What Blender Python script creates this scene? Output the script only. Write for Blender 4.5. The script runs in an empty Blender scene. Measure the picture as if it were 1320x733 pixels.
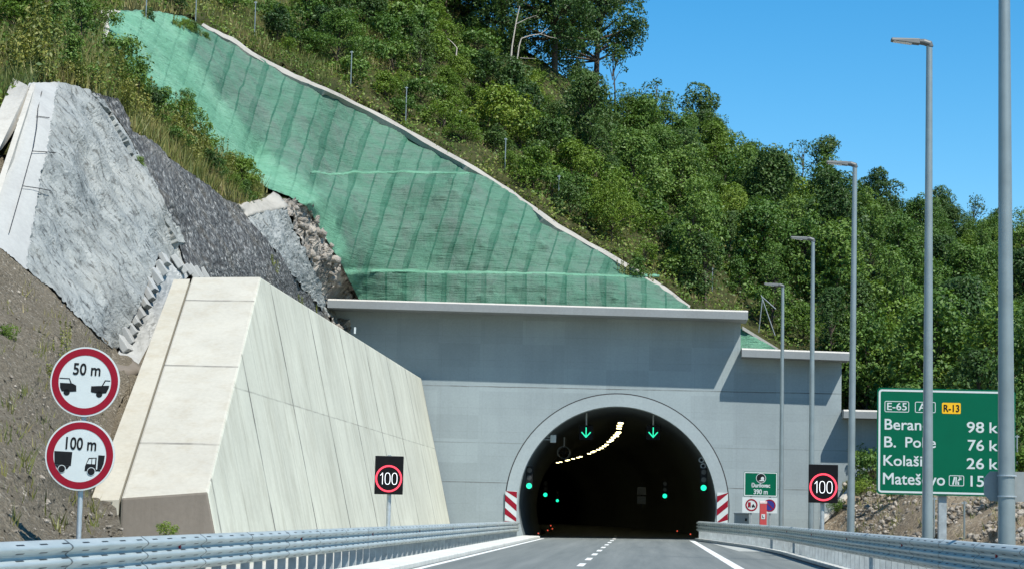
import bpy, bmesh, math, random
import numpy as np
from mathutils import Vector, Matrix, noise
from mathutils.geometry import delaunay_2d_cdt
R = math.radians
rng = np.random.default_rng(7)
random.seed(7)
S = bpy.context.scene
C = S.collection

# ------------------------------------------------------------------ camera
W0, H0 = 1320.0, 733.0
F = 2823.0
ROLL = R(1.4)
EYE = np.array([0.0, 0.0, 1.4])
_dx, _dy = 833 - 660.0, -(661 - 366.5)
_ux = _dx * math.cos(ROLL) - _dy * math.sin(ROLL)
_uy = _dx * math.sin(ROLL) + _dy * math.cos(ROLL)
PITCH = math.atan(-_uy / F)
YAW = math.atan(_ux / F * math.cos(PITCH))
_fh = np.array([-math.sin(YAW), math.cos(YAW), 0])
_z = np.array([0, 0, 1.0])
_r0 = np.array([math.cos(YAW), math.sin(YAW), 0])
FWD = math.cos(PITCH) * _fh + math.sin(PITCH) * _z
_u0 = -math.sin(PITCH) * _fh + math.cos(PITCH) * _z
RGT = math.cos(ROLL) * _r0 + math.sin(ROLL) * _u0
UPV = -math.sin(ROLL) * _r0 + math.cos(ROLL) * _u0

def ray(px, py):
    d = F * FWD + (px - 660.0) * RGT - (py - 366.5) * UPV
    return d / d[1]
def P(px, py, Y):
    return EYE + ray(px, py) * Y
def PX(px, py, X):                      # where the ray meets the plane x = X
    d = ray(px, py); return EYE + d * (X / d[0])
def rays(a):
    a = np.asarray(a, float)
    d = F * FWD[None] + (a[:, :1] - 660.0) * RGT[None] - (a[:, 1:2] - 366.5) * UPV[None]
    return d / d[:, 1:2]
def Pn(a, Y):
    return EYE[None] + rays(a) * np.asarray(Y)[:, None]
def project(p):
    v = np.asarray(p) - EYE
    w = v @ FWD
    return 660 + F * (v @ RGT) / w, 366.5 - F * (v @ UPV) / w

cam = bpy.data.cameras.new('camera')
co = bpy.data.objects.new('camera', cam); C.objects.link(co)
cam.sensor_fit = 'HORIZONTAL'; cam.sensor_width = 36; cam.lens = F / W0 * 36
cam.clip_start = 0.1; cam.clip_end = 6000
M = Matrix.Identity(4)
for i in range(3):
    M[i][0], M[i][1], M[i][2], M[i][3] = RGT[i], UPV[i], -FWD[i], EYE[i]
co.matrix_world = M
S.camera = co

def gz(x):                                # cross-fall of the carriageway
    return 0.015 * max(-12.0, min(12.0, x))

# ------------------------------------------------------------------ materials
class NB:
    def __init__(self, name):
        self.m = bpy.data.materials.new(name); self.m.use_nodes = True
        self.t = self.m.node_tree; self.t.nodes.clear()
        self.out = self.t.nodes.new('ShaderNodeOutputMaterial')
        self.b = self.t.nodes.new('ShaderNodeBsdfPrincipled')
        self.t.links.new(self.b.outputs[0], self.out.inputs[0])
        self._pos = None
    def n(self, typ, **kw):
        x = self.t.nodes.new(typ)
        for k, v in kw.items(): setattr(x, k, v)
        return x
    def l(self, a, b): self.t.links.new(a, b)
    def pos(self):
        if self._pos is None: self._pos = self.n('ShaderNodeNewGeometry').outputs['Position']
        return self._pos
    def mapped(self, scale=(1, 1, 1), rot=(0, 0, 0), src=None):
        m = self.n('ShaderNodeMapping'); m.inputs['Scale'].default_value = scale; m.inputs['Rotation'].default_value = rot
        self.l(src or self.pos(), m.inputs[0]); return m.outputs[0]
    def noise(self, scale, vec=None, detail=5, rough=0.6, dist=0.0):
        x = self.n('ShaderNodeTexNoise'); x.inputs['Scale'].default_value = scale
        x.inputs['Detail'].default_value = detail; x.inputs['Roughness'].default_value = rough
        x.inputs['Distortion'].default_value = dist
        self.l(vec or self.pos(), x.inputs['Vector']); return x.outputs[0]
    def voro(self, scale, vec=None, feature='F1', out='Distance'):
        x = self.n('ShaderNodeTexVoronoi', feature=feature); x.inputs['Scale'].default_value = scale
        self.l(vec or self.pos(), x.inputs['Vector']); return x.outputs[out]
    def ramp(self, fac, stops):
        x = self.n('ShaderNodeValToRGB'); e = x.color_ramp.elements
        while len(e) < len(stops): e.new(0.5)
        for i, (p, c) in enumerate(stops):
            e[i].position = p
            e[i].color = (c, c, c, 1) if isinstance(c, (int, float)) else (*c, 1)
        self.l(fac, x.inputs[0]); return x.outputs[0]
    def math(self, op, a, b=None, c=None):
        x = self.n('ShaderNodeMath', operation=op)
        for i, v in enumerate((a, b, c)):
            if v is None: continue
            if isinstance(v, (int, float)): x.inputs[i].default_value = v
            else: self.l(v, x.inputs[i])
        return x.outputs[0]
    def mix(self, fac, a, b, blend='MIX'):
        x = self.n('ShaderNodeMix', data_type='RGBA', blend_type=blend)
        for s, v in ((0, fac), (6, a), (7, b)):
            if isinstance(v, (int, float)): x.inputs[s].default_value = v
            elif isinstance(v, tuple): x.inputs[s].default_value = (*v, 1)
            else: self.l(v, x.inputs[s])
        return x.outputs[2]
    def xyz(self, vec=None):
        x = self.n('ShaderNodeSeparateXYZ'); self.l(vec or self.pos(), x.inputs[0]); return x.outputs
    def col(self, v):
        if isinstance(v, tuple): self.b.inputs['Base Color'].default_value = (*v, 1)
        else: self.l(v, self.b.inputs['Base Color'])
    def set(self, rough=0.8, metal=0.0, spec=None):
        self.b.inputs['Roughness'].default_value = rough; self.b.inputs['Metallic'].default_value = metal
        if spec is not None: self.b.inputs['Specular IOR Level'].default_value = spec
    def bump(self, h, strength=0.5, dist=0.05):
        x = self.n('ShaderNodeBump'); x.inputs['Strength'].default_value = strength; x.inputs['Distance'].default_value = dist
        self.l(h, x.inputs['Height']); self.l(x.outputs[0], self.b.inputs['Normal'])

def simple(name, c, rough=0.6, metal=0.0, var=0.12, scale=6.0, bump=0.0):
    k = NB(name); n = k.noise(scale)
    lo = tuple(max(0, v * (1 - var)) for v in c); hi = tuple(min(1, v * (1 + var)) for v in c)
    k.col(k.ramp(n, [(0.3, lo), (0.7, hi)])); k.set(rough, metal)
    if bump: k.bump(n, bump, 0.02)
    return k.m
def emis(name, c, strength):
    k = NB(name); k.col((0.01, 0.01, 0.01)); k.set(0.5)
    k.b.inputs['Emission Color'].default_value = (*c, 1); k.b.inputs['Emission Strength'].default_value = strength
    return k.m

MAT = {}
MAT['steel'] = simple('galvanised_steel', (0.42, 0.47, 0.49), 0.5, 0.55, 0.16, 9)
MAT['steel_dull'] = simple('dull_galvanised_steel', (0.33, 0.37, 0.38), 0.6, 0.4, 0.2, 5)
MAT['pole'] = simple('galvanised_pole', (0.24, 0.285, 0.29), 0.42, 0.45, 0.12, 2)
MAT['headgrey'] = simple('luminaire_shaded', (0.10, 0.11, 0.11), 0.5, 0.2, 0.15)  # shade on the head's underside is put into this dark grey
MAT['black'] = simple('black_paint', (0.012, 0.013, 0.014), 0.5, 0, 0.2)
MAT['ledblack'] = simple('led_panel_black', (0.006, 0.0065, 0.008), 0.6, 0, 0.2)
MAT['white'] = simple('white_sheeting', (0.50, 0.555, 0.55), 0.5, 0, 0.04)
MAT['red'] = simple('red_sheeting', (0.23, 0.009, 0.022), 0.45, 0, 0.06)
MAT['redpaint'] = simple('red_paint', (0.42, 0.05, 0.05), 0.5, 0, 0.12)
MAT['blue'] = simple('blue_sheeting', (0.03, 0.035, 0.19), 0.45, 0, 0.06)
MAT['green'] = simple('green_sheeting', (0.0, 0.098, 0.05), 0.45, 0, 0.05, 1.5)
MAT['greendark'] = simple('green_sign_edge', (0.005, 0.06, 0.035), 0.5, 0, 0.05)
MAT['yellow'] = simple('yellow_sheeting', (0.75, 0.42, 0.02), 0.45, 0, 0.05)
MAT['paintwhite'] = simple('road_paint', (0.62, 0.64, 0.62), 0.7, 0, 0.14, 5)
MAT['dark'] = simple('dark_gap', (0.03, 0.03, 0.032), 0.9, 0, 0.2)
MAT['led_red'] = emis('led_red', (1.0, 0.05, 0.09), 1.5)
MAT['led_white'] = emis('led_white', (0.9, 0.95, 1.0), 1.4)
MAT['led_green'] = emis('signal_green', (0.01, 0.85, 0.42), 1.3)
MAT['arrow_green'] = emis('arrow_green', (0.02, 0.85, 0.45), 1.0)
MAT['lamp_warm'] = emis('tunnel_lamp_warm', (1.0, 0.85, 0.42), 5.0)
MAT['dot_red'] = emis('marker_red', (1.0, 0.12, 0.05), 0.6)
MAT['lens'] = simple('lamp_lens', (0.7, 0.72, 0.72), 0.25, 0, 0.05)
MAT['bark'] = simple('bark', (0.07, 0.055, 0.04), 0.9, 0, 0.3, 5, 0.5)
MAT['deadwood'] = simple('dead_wood', (0.42, 0.38, 0.33), 0.85, 0, 0.25, 6, 0.3)

for _k in ('ledblack', 'black', 'green', 'white', 'red', 'blue', 'yellow'):
    MAT[_k].node_tree.nodes['Principled BSDF'].inputs['Specular IOR Level'].default_value = 0.12
def mk_concrete(name, c, stain=0.25, joints=None, dark=(0.2, 0.19, 0.16), panels=None):
    k = NB(name)
    big = k.noise(0.35, detail=6); fine = k.noise(9, detail=4)
    col = k.ramp(big, [(0.25, tuple(v * 0.86 for v in c)), (0.6, c), (0.85, tuple(min(1, v * 1.07) for v in c))])
    st = k.noise(1.0, k.mapped((1.6, 1.6, 0.10)), detail=7, rough=0.7)
    col = k.mix(k.ramp(st, [(0.47, 0.0), (0.75, stain)]), col, dark)
    col = k.mix(0.12, col, k.ramp(fine, [(0.3, 0.3), (0.7, 0.75)]), 'OVERLAY')
    h = k.math('MULTIPLY', fine, 0.3)
    if panels:                                # each cast panel came out a slightly different grey
        sv_ = k.n('ShaderNodeVectorMath', operation='FLOOR'); k.l(k.mapped(panels), sv_.inputs[0])
        wn = k.n('ShaderNodeTexWhiteNoise'); k.l(sv_.outputs[0], wn.inputs['Vector'])
        col = k.mix(0.16, col, k.ramp(wn.outputs['Value'], [(0.0, 0.3), (1.0, 0.7)]), 'OVERLAY')
    if joints:
        x, y, z = k.xyz()
        tot = None
        for axis, off, per, wid, str_ in joints:
            a = {'x': x, 'y': y, 'z': z}[axis]
            wob = k.math('MULTIPLY', k.noise(0.8), 0.05)
            f = k.math('FRACT', k.math('DIVIDE', k.math('ADD', k.math('SUBTRACT', a, off), wob), per))
            f = k.math('MULTIPLY', k.math('LESS_THAN', f, wid / per), str_)
            tot = f if tot is None else k.math('MAXIMUM', tot, f)
        brk = k.ramp(k.noise(0.9, detail=3), [(0.35, 0.35), (0.6, 1.0)])
        tot = k.math('MULTIPLY', tot, brk)
        col = k.mix(tot, col, (0.07, 0.07, 0.065))
    k.col(col); k.set(0.85, 0, 0.3); k.bump(h, 0.35, 0.03)
    return k.m
MAT['wallconc'] = mk_concrete('retaining_wall_concrete', (0.475, 0.487, 0.41), 0.5,
                              [('y', 54.4, 8.0, 0.17, 0.85), ('y', 56.4, 2.0, 0.10, 0.25), ('z', 4.6, 20.0, 0.05, 0.4)], (0.2, 0.185, 0.13), (0.0, 1 / 4.0, 1 / 4.6))
MAT['rampconc'] = mk_concrete('buttress_top_concrete', (0.405, 0.395, 0.34), 0.3,
                              [('z', 2.9, 2.35, 0.05, 0.7)], (0.25, 0.2, 0.12))
MAT['stripconc'] = mk_concrete('tan_concrete', (0.40, 0.383, 0.318), 0.35, None, (0.25, 0.19, 0.1))
MAT['darkconc'] = mk_concrete('shaded_footing_concrete', (0.17, 0.15, 0.125), 0.4, None, (0.08, 0.07, 0.055))  # shade of the end footing is put into this dark colour
MAT['portal'] = mk_concrete('portal_grey_paint', (0.265, 0.315, 0.325), 0.3,
                            [('z', 2.85, 20, 0.06, 0.6), ('z', 8.05, 20, 0.06, 0.7), ('z', 5.0, 20, 0.05, 0.35), ('z', 0.4, 1.3, 0.03, 0.12), ('x', -9.0, 2.3, 0.03, 0.10),
                             ('x', -9.8, 4.6, 0.03, 0.12)], (0.20, 0.235, 0.25), (1 / 2.3, 0.0, 1 / 1.3))
MAT['ring'] = mk_concrete('portal_ring_paint', (0.30, 0.35, 0.36), 0.12, None, (0.28, 0.32, 0.34))
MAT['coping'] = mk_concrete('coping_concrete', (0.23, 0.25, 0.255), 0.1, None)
MAT['copetop'] = mk_concrete('coping_top_sunlit', (0.46, 0.45, 0.41), 0.2, None)  # sunlit brightness of the bevel is put into this paler colour
MAT['kerb'] = mk_concrete('kerb_concrete', (0.55, 0.56, 0.52), 0.25, [('y', 0, 1.0, 0.03, 0.6)])
MAT['verge'] = mk_concrete('verge_concrete', (0.42, 0.42, 0.38), 0.4, None)
MAT['whiteconc'] = mk_concrete('pale_concrete', (0.42, 0.41, 0.37), 0.4, None)
MAT['shot_white'] = mk_concrete('pale_sprayed_concrete', (0.34, 0.352, 0.342), 0.5, None, (0.25, 0.25, 0.25))
MAT['edging'] = mk_concrete('weathered_edging_concrete', (0.33, 0.32, 0.285), 0.6, None)
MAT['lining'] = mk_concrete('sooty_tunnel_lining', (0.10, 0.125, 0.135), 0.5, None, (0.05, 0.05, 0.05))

def mk_asphalt():
    k = NB('asphalt'); x, y, z = k.xyz()
    f = k.noise(60, detail=3); g = k.noise(1.0, k.mapped((1.3, 0.035, 1)), detail=6, rough=0.65)
    col = k.ramp(g, [(0.3, (0.10, 0.117, 0.116)), (0.7, (0.17, 0.188, 0.182))])  # base tone lightened for road dust and for grazing sheen
    col = k.mix(0.35, col, k.ramp(f, [(0.3, 0.25), (0.7, 0.8)]), 'OVERLAY')
    k.col(col); k.set(0.8, 0, 0.3); k.bump(f, 0.3, 0.01); return k.m
MAT['asphalt'] = mk_asphalt()

def mk_shotcrete():
    k = NB('grey_shotcrete'); fl = k.n('ShaderNodeAttribute', attribute_name='flow').outputs['Vector']
    n1 = k.noise(1.0, k.mapped((0.9, 3.4, 1.0), src=fl), 8, 0.68, 0.6); n2 = k.noise(1.0, k.mapped((2.6, 13.0, 1.0), src=fl), 6, 0.72, 0.4)
    n3 = k.noise(0.25); n4 = k.noise(0.7, None, 5)
    col = k.ramp(n1, [(0.3, (0.14, 0.16, 0.163)), (0.5, (0.235, 0.26, 0.26)), (0.72, (0.33, 0.352, 0.342))])
    col = k.mix(k.ramp(n2, [(0.38, 0.95), (0.47, 0.0)]), col, (0.05, 0.057, 0.058))
    col = k.mix(k.ramp(n2, [(0.58, 0.0), (0.72, 0.55)]), col, (0.46, 0.475, 0.46))
    col = k.mix(k.ramp(n3, [(0.4, 0), (0.75, 0.4)]), col, (0.36, 0.35, 0.30))
    col = k.mix(k.ramp(n4, [(0.55, 0), (0.75, 0.4)]), col, (0.15, 0.16, 0.16))
    k.col(col); k.set(0.9, 0, 0.2)
    k.bump(k.math('ADD', n1, k.math('MULTIPLY', n2, 0.6)), 0.8, 0.2); return k.m
MAT['shot'] = mk_shotcrete()

def mk_scree():
    k = NB('dark_netted_scree'); fl = k.n('ShaderNodeAttribute', attribute_name='flow').outputs['Vector']
    v = k.mapped((5.5, 19.0, 1.0), src=fl)
    a = k.voro(1.0, v); b = k.noise(0.35); c = k.voro(1.0, v, 'F1', 'Color'); d = k.noise(2.5, v, 5); e = k.noise(0.16, None, 4)
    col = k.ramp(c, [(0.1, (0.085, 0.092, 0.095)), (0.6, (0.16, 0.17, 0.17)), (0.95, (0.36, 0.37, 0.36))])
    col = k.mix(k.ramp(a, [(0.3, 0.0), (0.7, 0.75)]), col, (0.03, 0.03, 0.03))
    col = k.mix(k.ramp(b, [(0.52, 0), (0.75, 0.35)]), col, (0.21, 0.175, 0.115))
    col = k.mix(k.ramp(e, [(0.5, 0), (0.75, 0.3)]), col, (0.21, 0.22, 0.22))
    col = k.mix(0.5, col, k.ramp(d, [(0.3, 0.1), (0.7, 0.85)]), 'OVERLAY')
    k.col(col); k.set(0.9, 0, 0.2); k.bump(k.math('SUBTRACT', d, a), 0.9, 0.15); return k.m
MAT['scree'] = mk_scree()

def mk_rock(name='broken_rock', lo=(0.11, 0.10, 0.085), hi=(0.40, 0.37, 0.325)):
    k = NB(name)
    a = k.voro(1.2, None, 'F1', 'Color'); n = k.noise(2.2, None, 8, 0.7, 0.8); f = k.noise(12, None, 5)
    col = k.ramp(k.mix(0.5, n, a), [(0.25, lo), (0.7, hi)])
    col = k.mix(0.4, col, k.ramp(f, [(0.3, 0.2), (0.7, 0.75)]), 'OVERLAY')
    k.col(col); k.set(0.9, 0, 0.2); k.bump(k.math('ADD', n, f), 0.8, 0.15); return k.m
MAT['rock'] = mk_rock()
MAT['stone'] = mk_rock('grey_stone', (0.2, 0.18, 0.15), (0.42, 0.38, 0.32))

def mk_dirt(name, c1, c2, c3, sc=6.0):
    k = NB(name)
    a = k.noise(0.5, None, 8, 0.7); s = k.voro(sc, None, 'F1', 'Color'); f = k.noise(16, None, 5, 0.7); e = k.voro(sc)
    col = k.ramp(a, [(0.3, c1), (0.7, c2)])
    col = k.mix(k.ramp(s, [(0.72, 0), (0.9, 0.7)]), col, c3)
    col = k.mix(0.55, col, k.ramp(f, [(0.3, 0.1), (0.7, 0.85)]), 'OVERLAY')
    k.col(col); k.set(0.95, 0, 0.1); k.bump(k.math('SUBTRACT', f, e), 0.9, 0.12); return k.m
MAT['dirt'] = mk_dirt('brown_earth', (0.135, 0.118, 0.088), (0.205, 0.182, 0.138), (0.32, 0.295, 0.245), 12.0)
MAT['bank'] = mk_dirt('stony_bank_earth', (0.20, 0.155, 0.105), (0.33, 0.275, 0.195), (0.48, 0.43, 0.34), 6.0)
MAT['hill'] = mk_dirt('hillside_soil', (0.03, 0.038, 0.014), (0.07, 0.075, 0.028), (0.12, 0.10, 0.05), 3.0)
MAT['groundm'] = mk_dirt('rough_ground', (0.14, 0.12, 0.08), (0.22, 0.19, 0.13), (0.3, 0.27, 0.2), 3.0)

def mk_net(name, const=None):
    k = NB(name); x, y, z = k.xyz()
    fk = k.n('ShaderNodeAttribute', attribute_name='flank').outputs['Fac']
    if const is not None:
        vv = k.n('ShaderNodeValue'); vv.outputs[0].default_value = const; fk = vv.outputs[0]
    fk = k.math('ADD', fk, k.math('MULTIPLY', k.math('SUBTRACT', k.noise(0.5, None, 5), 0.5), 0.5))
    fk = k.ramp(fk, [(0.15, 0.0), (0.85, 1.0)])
    fl = k.n('ShaderNodeAttribute', attribute_name='flow').outputs['Vector']; fu, fv, _f = k.xyz(fl)
    u = k.math('ADD', fu, k.math('MULTIPLY', k.noise(0.5, None, 3), 0.16))
    def seam(per, off, wmin, wamp, nsc):
        f = k.math('FRACT', k.math('DIVIDE', k.math('ADD', u, off), per)); d = k.math('MULTIPLY', k.math('ABSOLUTE', k.math('SUBTRACT', f, 0.5)), per)
        return k.math('LESS_THAN', d, k.math('ADD', k.math('MULTIPLY', k.noise(nsc, None, 2), wamp), wmin))
    sa = k.math('MULTIPLY', seam(1.14, 0.0, 0.02, 0.06, 0.8), 0.8)
    sb = k.math('MULTIPLY', seam(2.28, 0.7, -0.22, 0.75, 0.25), 0.5)
    seamf = k.math('MULTIPLY', k.math('MAXIMUM', sa, sb), k.ramp(k.noise(0.7), [(0.3, 0.45), (0.55, 1.0)]))
    seamf = k.math('MULTIPLY', seamf, k.math('SUBTRACT', 1.0, k.math('MULTIPLY', fk, 0.7)))
    wrin = k.noise(2.2, k.mapped((0.30, 0.30, 4.6)), 7, 0.75, 0.4); big = k.noise(0.28, None, 6); fold = k.noise(1.0, k.mapped((1.6, 1.6, 0.22), (0, R(15), 0)), 6, 0.65, 0.4)
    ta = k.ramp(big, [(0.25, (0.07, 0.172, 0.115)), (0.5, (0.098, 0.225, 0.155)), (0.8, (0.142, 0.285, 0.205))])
    tb = k.ramp(big, [(0.25, (0.105, 0.275, 0.175)), (0.5, (0.155, 0.36, 0.24)), (0.8, (0.245, 0.46, 0.325))])  # brighter flank: doubled fabric, with sunlight put into the tint
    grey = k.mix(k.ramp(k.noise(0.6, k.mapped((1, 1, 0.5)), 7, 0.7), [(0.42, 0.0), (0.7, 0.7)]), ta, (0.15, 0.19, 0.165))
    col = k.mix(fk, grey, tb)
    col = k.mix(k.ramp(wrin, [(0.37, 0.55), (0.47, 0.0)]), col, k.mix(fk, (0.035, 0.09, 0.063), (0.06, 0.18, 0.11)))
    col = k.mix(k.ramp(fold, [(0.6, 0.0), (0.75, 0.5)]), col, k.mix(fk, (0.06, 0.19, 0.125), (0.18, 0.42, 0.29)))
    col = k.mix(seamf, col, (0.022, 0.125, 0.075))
    k.col(col); k.set(0.75, 0, 0.2)
    k.bump(k.math('ADD', k.math('ADD', wrin, k.math('MULTIPLY', seamf, 0.35)), fold), 1.0, 0.22); return k.m
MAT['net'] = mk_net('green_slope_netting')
MAT['netf'] = mk_net('bright_green_netting', 1.0)

def mk_leaf(name, stops, trans=0.28, obj_var=0.5):
    k = NB(name)
    at = k.n('ShaderNodeAttribute', attribute_name='tint')
    oi = k.n('ShaderNodeObjectInfo')
    a = k.math('ADD', k.math('MULTIPLY', at.outputs['Fac'], 1 - obj_var), k.math('MULTIPLY', oi.outputs['Random'], obj_var))
    col = k.ramp(a, stops)
    k.col(col); k.set(0.55, 0, 0.35)
    tr = k.n('ShaderNodeBsdfTranslucent'); k.l(k.mix(1.0, col, (1.0, 1.0, 0.5), 'MULTIPLY'), tr.inputs[0])
    mx = k.n('ShaderNodeMixShader'); mx.inputs[0].default_value = trans
    k.l(k.b.outputs[0], mx.inputs[1]); k.l(tr.outputs[0], mx.inputs[2]); k.l(mx.outputs[0], k.out.inputs[0])
    return k.m
MAT['leaf'] = mk_leaf('shrub_leaves', [(0.1, (0.04, 0.09, 0.012)), (0.4, (0.10, 0.18, 0.018)), (0.7, (0.145, 0.228, 0.028)), (0.95, (0.225, 0.285, 0.045))])
MAT['leaf2'] = mk_leaf('tree_leaves', [(0.1, (0.05, 0.11, 0.018)), (0.5, (0.082, 0.165, 0.03)), (0.9, (0.155, 0.245, 0.045))])
MAT['oak'] = mk_leaf('oak_leaves', [(0.1, (0.026, 0.064, 0.018)), (0.5, (0.052, 0.11, 0.026)), (0.9, (0.10, 0.165, 0.038))])
MAT['weed'] = mk_leaf('weed_leaves', [(0.1, (0.085, 0.125, 0.025)), (0.5, (0.17, 0.20, 0.04)), (0.9, (0.27, 0.27, 0.07))])
MAT['grassm'] = mk_leaf('dry_grass', [(0.1, (0.065, 0.10, 0.022)), (0.45, (0.14, 0.16, 0.04)), (0.75, (0.25, 0.225, 0.08)), (1.0, (0.19, 0.14, 0.08))], 0.2, 0.0)
MAT['under'] = mk_leaf('undergrowth_leaves', [(0.05, (0.04, 0.09, 0.012)), (0.5, (0.09, 0.165, 0.022)), (0.85, (0.18, 0.24, 0.04)), (1.0, (0.24, 0.22, 0.07))], 0.25, 0.0)

# ------------------------------------------------------------------ object helpers
def tag(o, label=None, cat=None, group=None, kind=None):
    if label: o['label'] = label
    if cat: o['category'] = cat
    if group: o['group'] = group
    if kind: o['kind'] = kind
    return o
def empty(name, loc, label, cat, group=None):
    o = bpy.data.objects.new(name, None); C.objects.link(o); o.location = loc
    o.empty_display_size = 0.2
    return tag(o, label, cat, group)
class MB:
    def __init__(self): self.v = []; self.f = []; self.mi = []; self.cur = 0
    def add(self, verts, faces):
        n = len(self.v); self.v += [tuple(map(float, p)) for p in verts]
        self.f += [tuple(i + n for i in q) for q in faces]; self.mi += [self.cur] * len(faces); return self
    def box(self, x0, x1, y0, y1, z0, z1):
        return self.add([(x0, y0, z0), (x1, y0, z0), (x1, y1, z0), (x0, y1, z0), (x0, y0, z1), (x1, y0, z1), (x1, y1, z1), (x0, y1, z1)],
                        [(0, 3, 2, 1), (4, 5, 6, 7), (0, 1, 5, 4), (1, 2, 6, 5), (2, 3, 7, 6), (3, 0, 4, 7)])
    def prism(self, poly, y0, y1):                 # polygon in xz, extruded along y
        n = len(poly)
        return self.add([(x, y0, z) for x, z in poly] + [(x, y1, z) for x, z in poly],
                        [tuple(range(n)), tuple(range(2 * n - 1, n - 1, -1))] + [(i, i + n, (i + 1) % n + n, (i + 1) % n) for i in range(n)])
    def tube(self, pts, rad, seg=10, cap=True):
        pts = [Vector(p) for p in pts]; rad = rad if isinstance(rad, (list, tuple)) else [rad] * len(pts)
        vs = []; prev = None
        for i, p in enumerate(pts):
            t = (pts[min(i + 1, len(pts) - 1)] - pts[max(i - 1, 0)]).normalized()
            a = prev if prev is not None else (Vector((1, 0, 0)) if abs(t.x) < 0.9 else Vector((0, 1, 0)))
            a = (a - t * a.dot(t)).normalized(); b = t.cross(a); prev = a
            for j in range(seg):
                q = 2 * math.pi * j / seg; vs.append(p + (a * math.cos(q) + b * math.sin(q)) * rad[i])
        fs = [(i * seg + j, i * seg + (j + 1) % seg, (i + 1) * seg + (j + 1) % seg, (i + 1) * seg + j) for i in range(len(pts) - 1) for j in range(seg)]
        if cap: fs += [tuple(range(seg - 1, -1, -1)), tuple(range((len(pts) - 1) * seg, len(pts) * seg))]
        return self.add(vs, fs)
    def disc(self, cx, cz, r, y0, y1, seg=40):
        return self.prism([(cx + r * math.cos(2 * math.pi * i / seg), cz + r * math.sin(2 * math.pi * i / seg)) for i in range(seg)], y0, y1)
    def annulus(self, cx, cz, r0, r1, y0, y1, seg=48):
        vs = []
        for i in range(seg):
            c, s = math.cos(2 * math.pi * i / seg), math.sin(2 * math.pi * i / seg)
            for r in (r0, r1):
                for y in (y0, y1): vs.append((cx + r * c, y, cz + r * s))
        fs = []
        for i in range(seg):
            a, b = i * 4, (i + 1) % seg * 4
            fs += [(a, a + 2, b + 2, b), (a + 1, b + 1, b + 3, a + 3), (a, b, b + 1, a + 1), (a + 2, a + 3, b + 3, b + 2)]
        return self.add(vs, fs)
    def stroke(self, pts, w, y0, y1):              # thick polyline in xz
        for (ax, az), (bx, bz) in zip(pts, pts[1:]):
            dx, dz = bx - ax, bz - az; L = math.hypot(dx, dz) or 1; nx, nz = -dz / L * w / 2, dx / L * w / 2
            ex, ez = dx / L * w * 0.25, dz / L * w * 0.25
            self.prism([(ax - ex + nx, az - ez + nz), (ax - ex - nx, az - ez - nz), (bx + ex - nx, bz + ez - nz), (bx + ex + nx, bz + ez + nz)], y0, y1)
        return self
    def build(self, name, mat, parent=None, smooth=False, loc=None, bevel=0.0, sharp=40):
        me = bpy.data.meshes.new(name); off = Vector(loc) if loc is not None else Vector((0, 0, 0))
        me.from_pydata([tuple(Vector(p) - off) for p in self.v], [], self.f)
        bm = bmesh.new(); bm.from_mesh(me); bmesh.ops.recalc_face_normals(bm, faces=bm.faces); bm.to_mesh(me); bm.free()
        for m in (mat if isinstance(mat, list) else [mat]): me.materials.append(m)
        if isinstance(mat, list): me.polygons.foreach_set('material_index', self.mi)
        if smooth:
            me.shade_smooth(); me.set_sharp_from_angle(angle=R(sharp))
        o = bpy.data.objects.new(name, me); C.objects.link(o)
        if parent is not None: o.parent = parent
        else: o.location = off
        if bevel:
            b = o.modifiers.new('bevel', 'BEVEL'); b.width = bevel; b.segments = 2; b.limit_method = 'ANGLE'
        return o
def fast_mesh(name, v, faces, mat, tint=None, parent=None, smooth=False):
    """v (N,3) array, faces (M,k) array"""
    me = bpy.data.meshes.new(name); k = faces.shape[1]
    me.vertices.add(len(v)); me.vertices.foreach_set('co', np.ascontiguousarray(v, np.float32).ravel())
    me.loops.add(faces.size); me.loops.foreach_set('vertex_index', np.ascontiguousarray(faces, np.int32).ravel())
    me.polygons.add(len(faces)); me.polygons.foreach_set('loop_start', np.arange(0, faces.size, k, dtype=np.int32))
    me.update(calc_edges=True); me.validate()
    if tint is not None:
        a = me.attributes.new('tint', 'FLOAT', 'FACE'); a.data.foreach_set('value', np.ascontiguousarray(tint, np.float32))
    me.materials.append(mat)
    if smooth: me.shade_smooth()
    o = bpy.data.objects.new(name, me); C.objects.link(o)
    if parent is not None: o.parent = parent
    return o
def dup(root, name=None):
    r = root.copy(); C.objects.link(r)
    for ch in root.children:
        c = ch.copy(); C.objects.link(c); c.parent = r
        for g in ch.children:
            d = g.copy(); C.objects.link(d); d.parent = c
    return r

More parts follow.
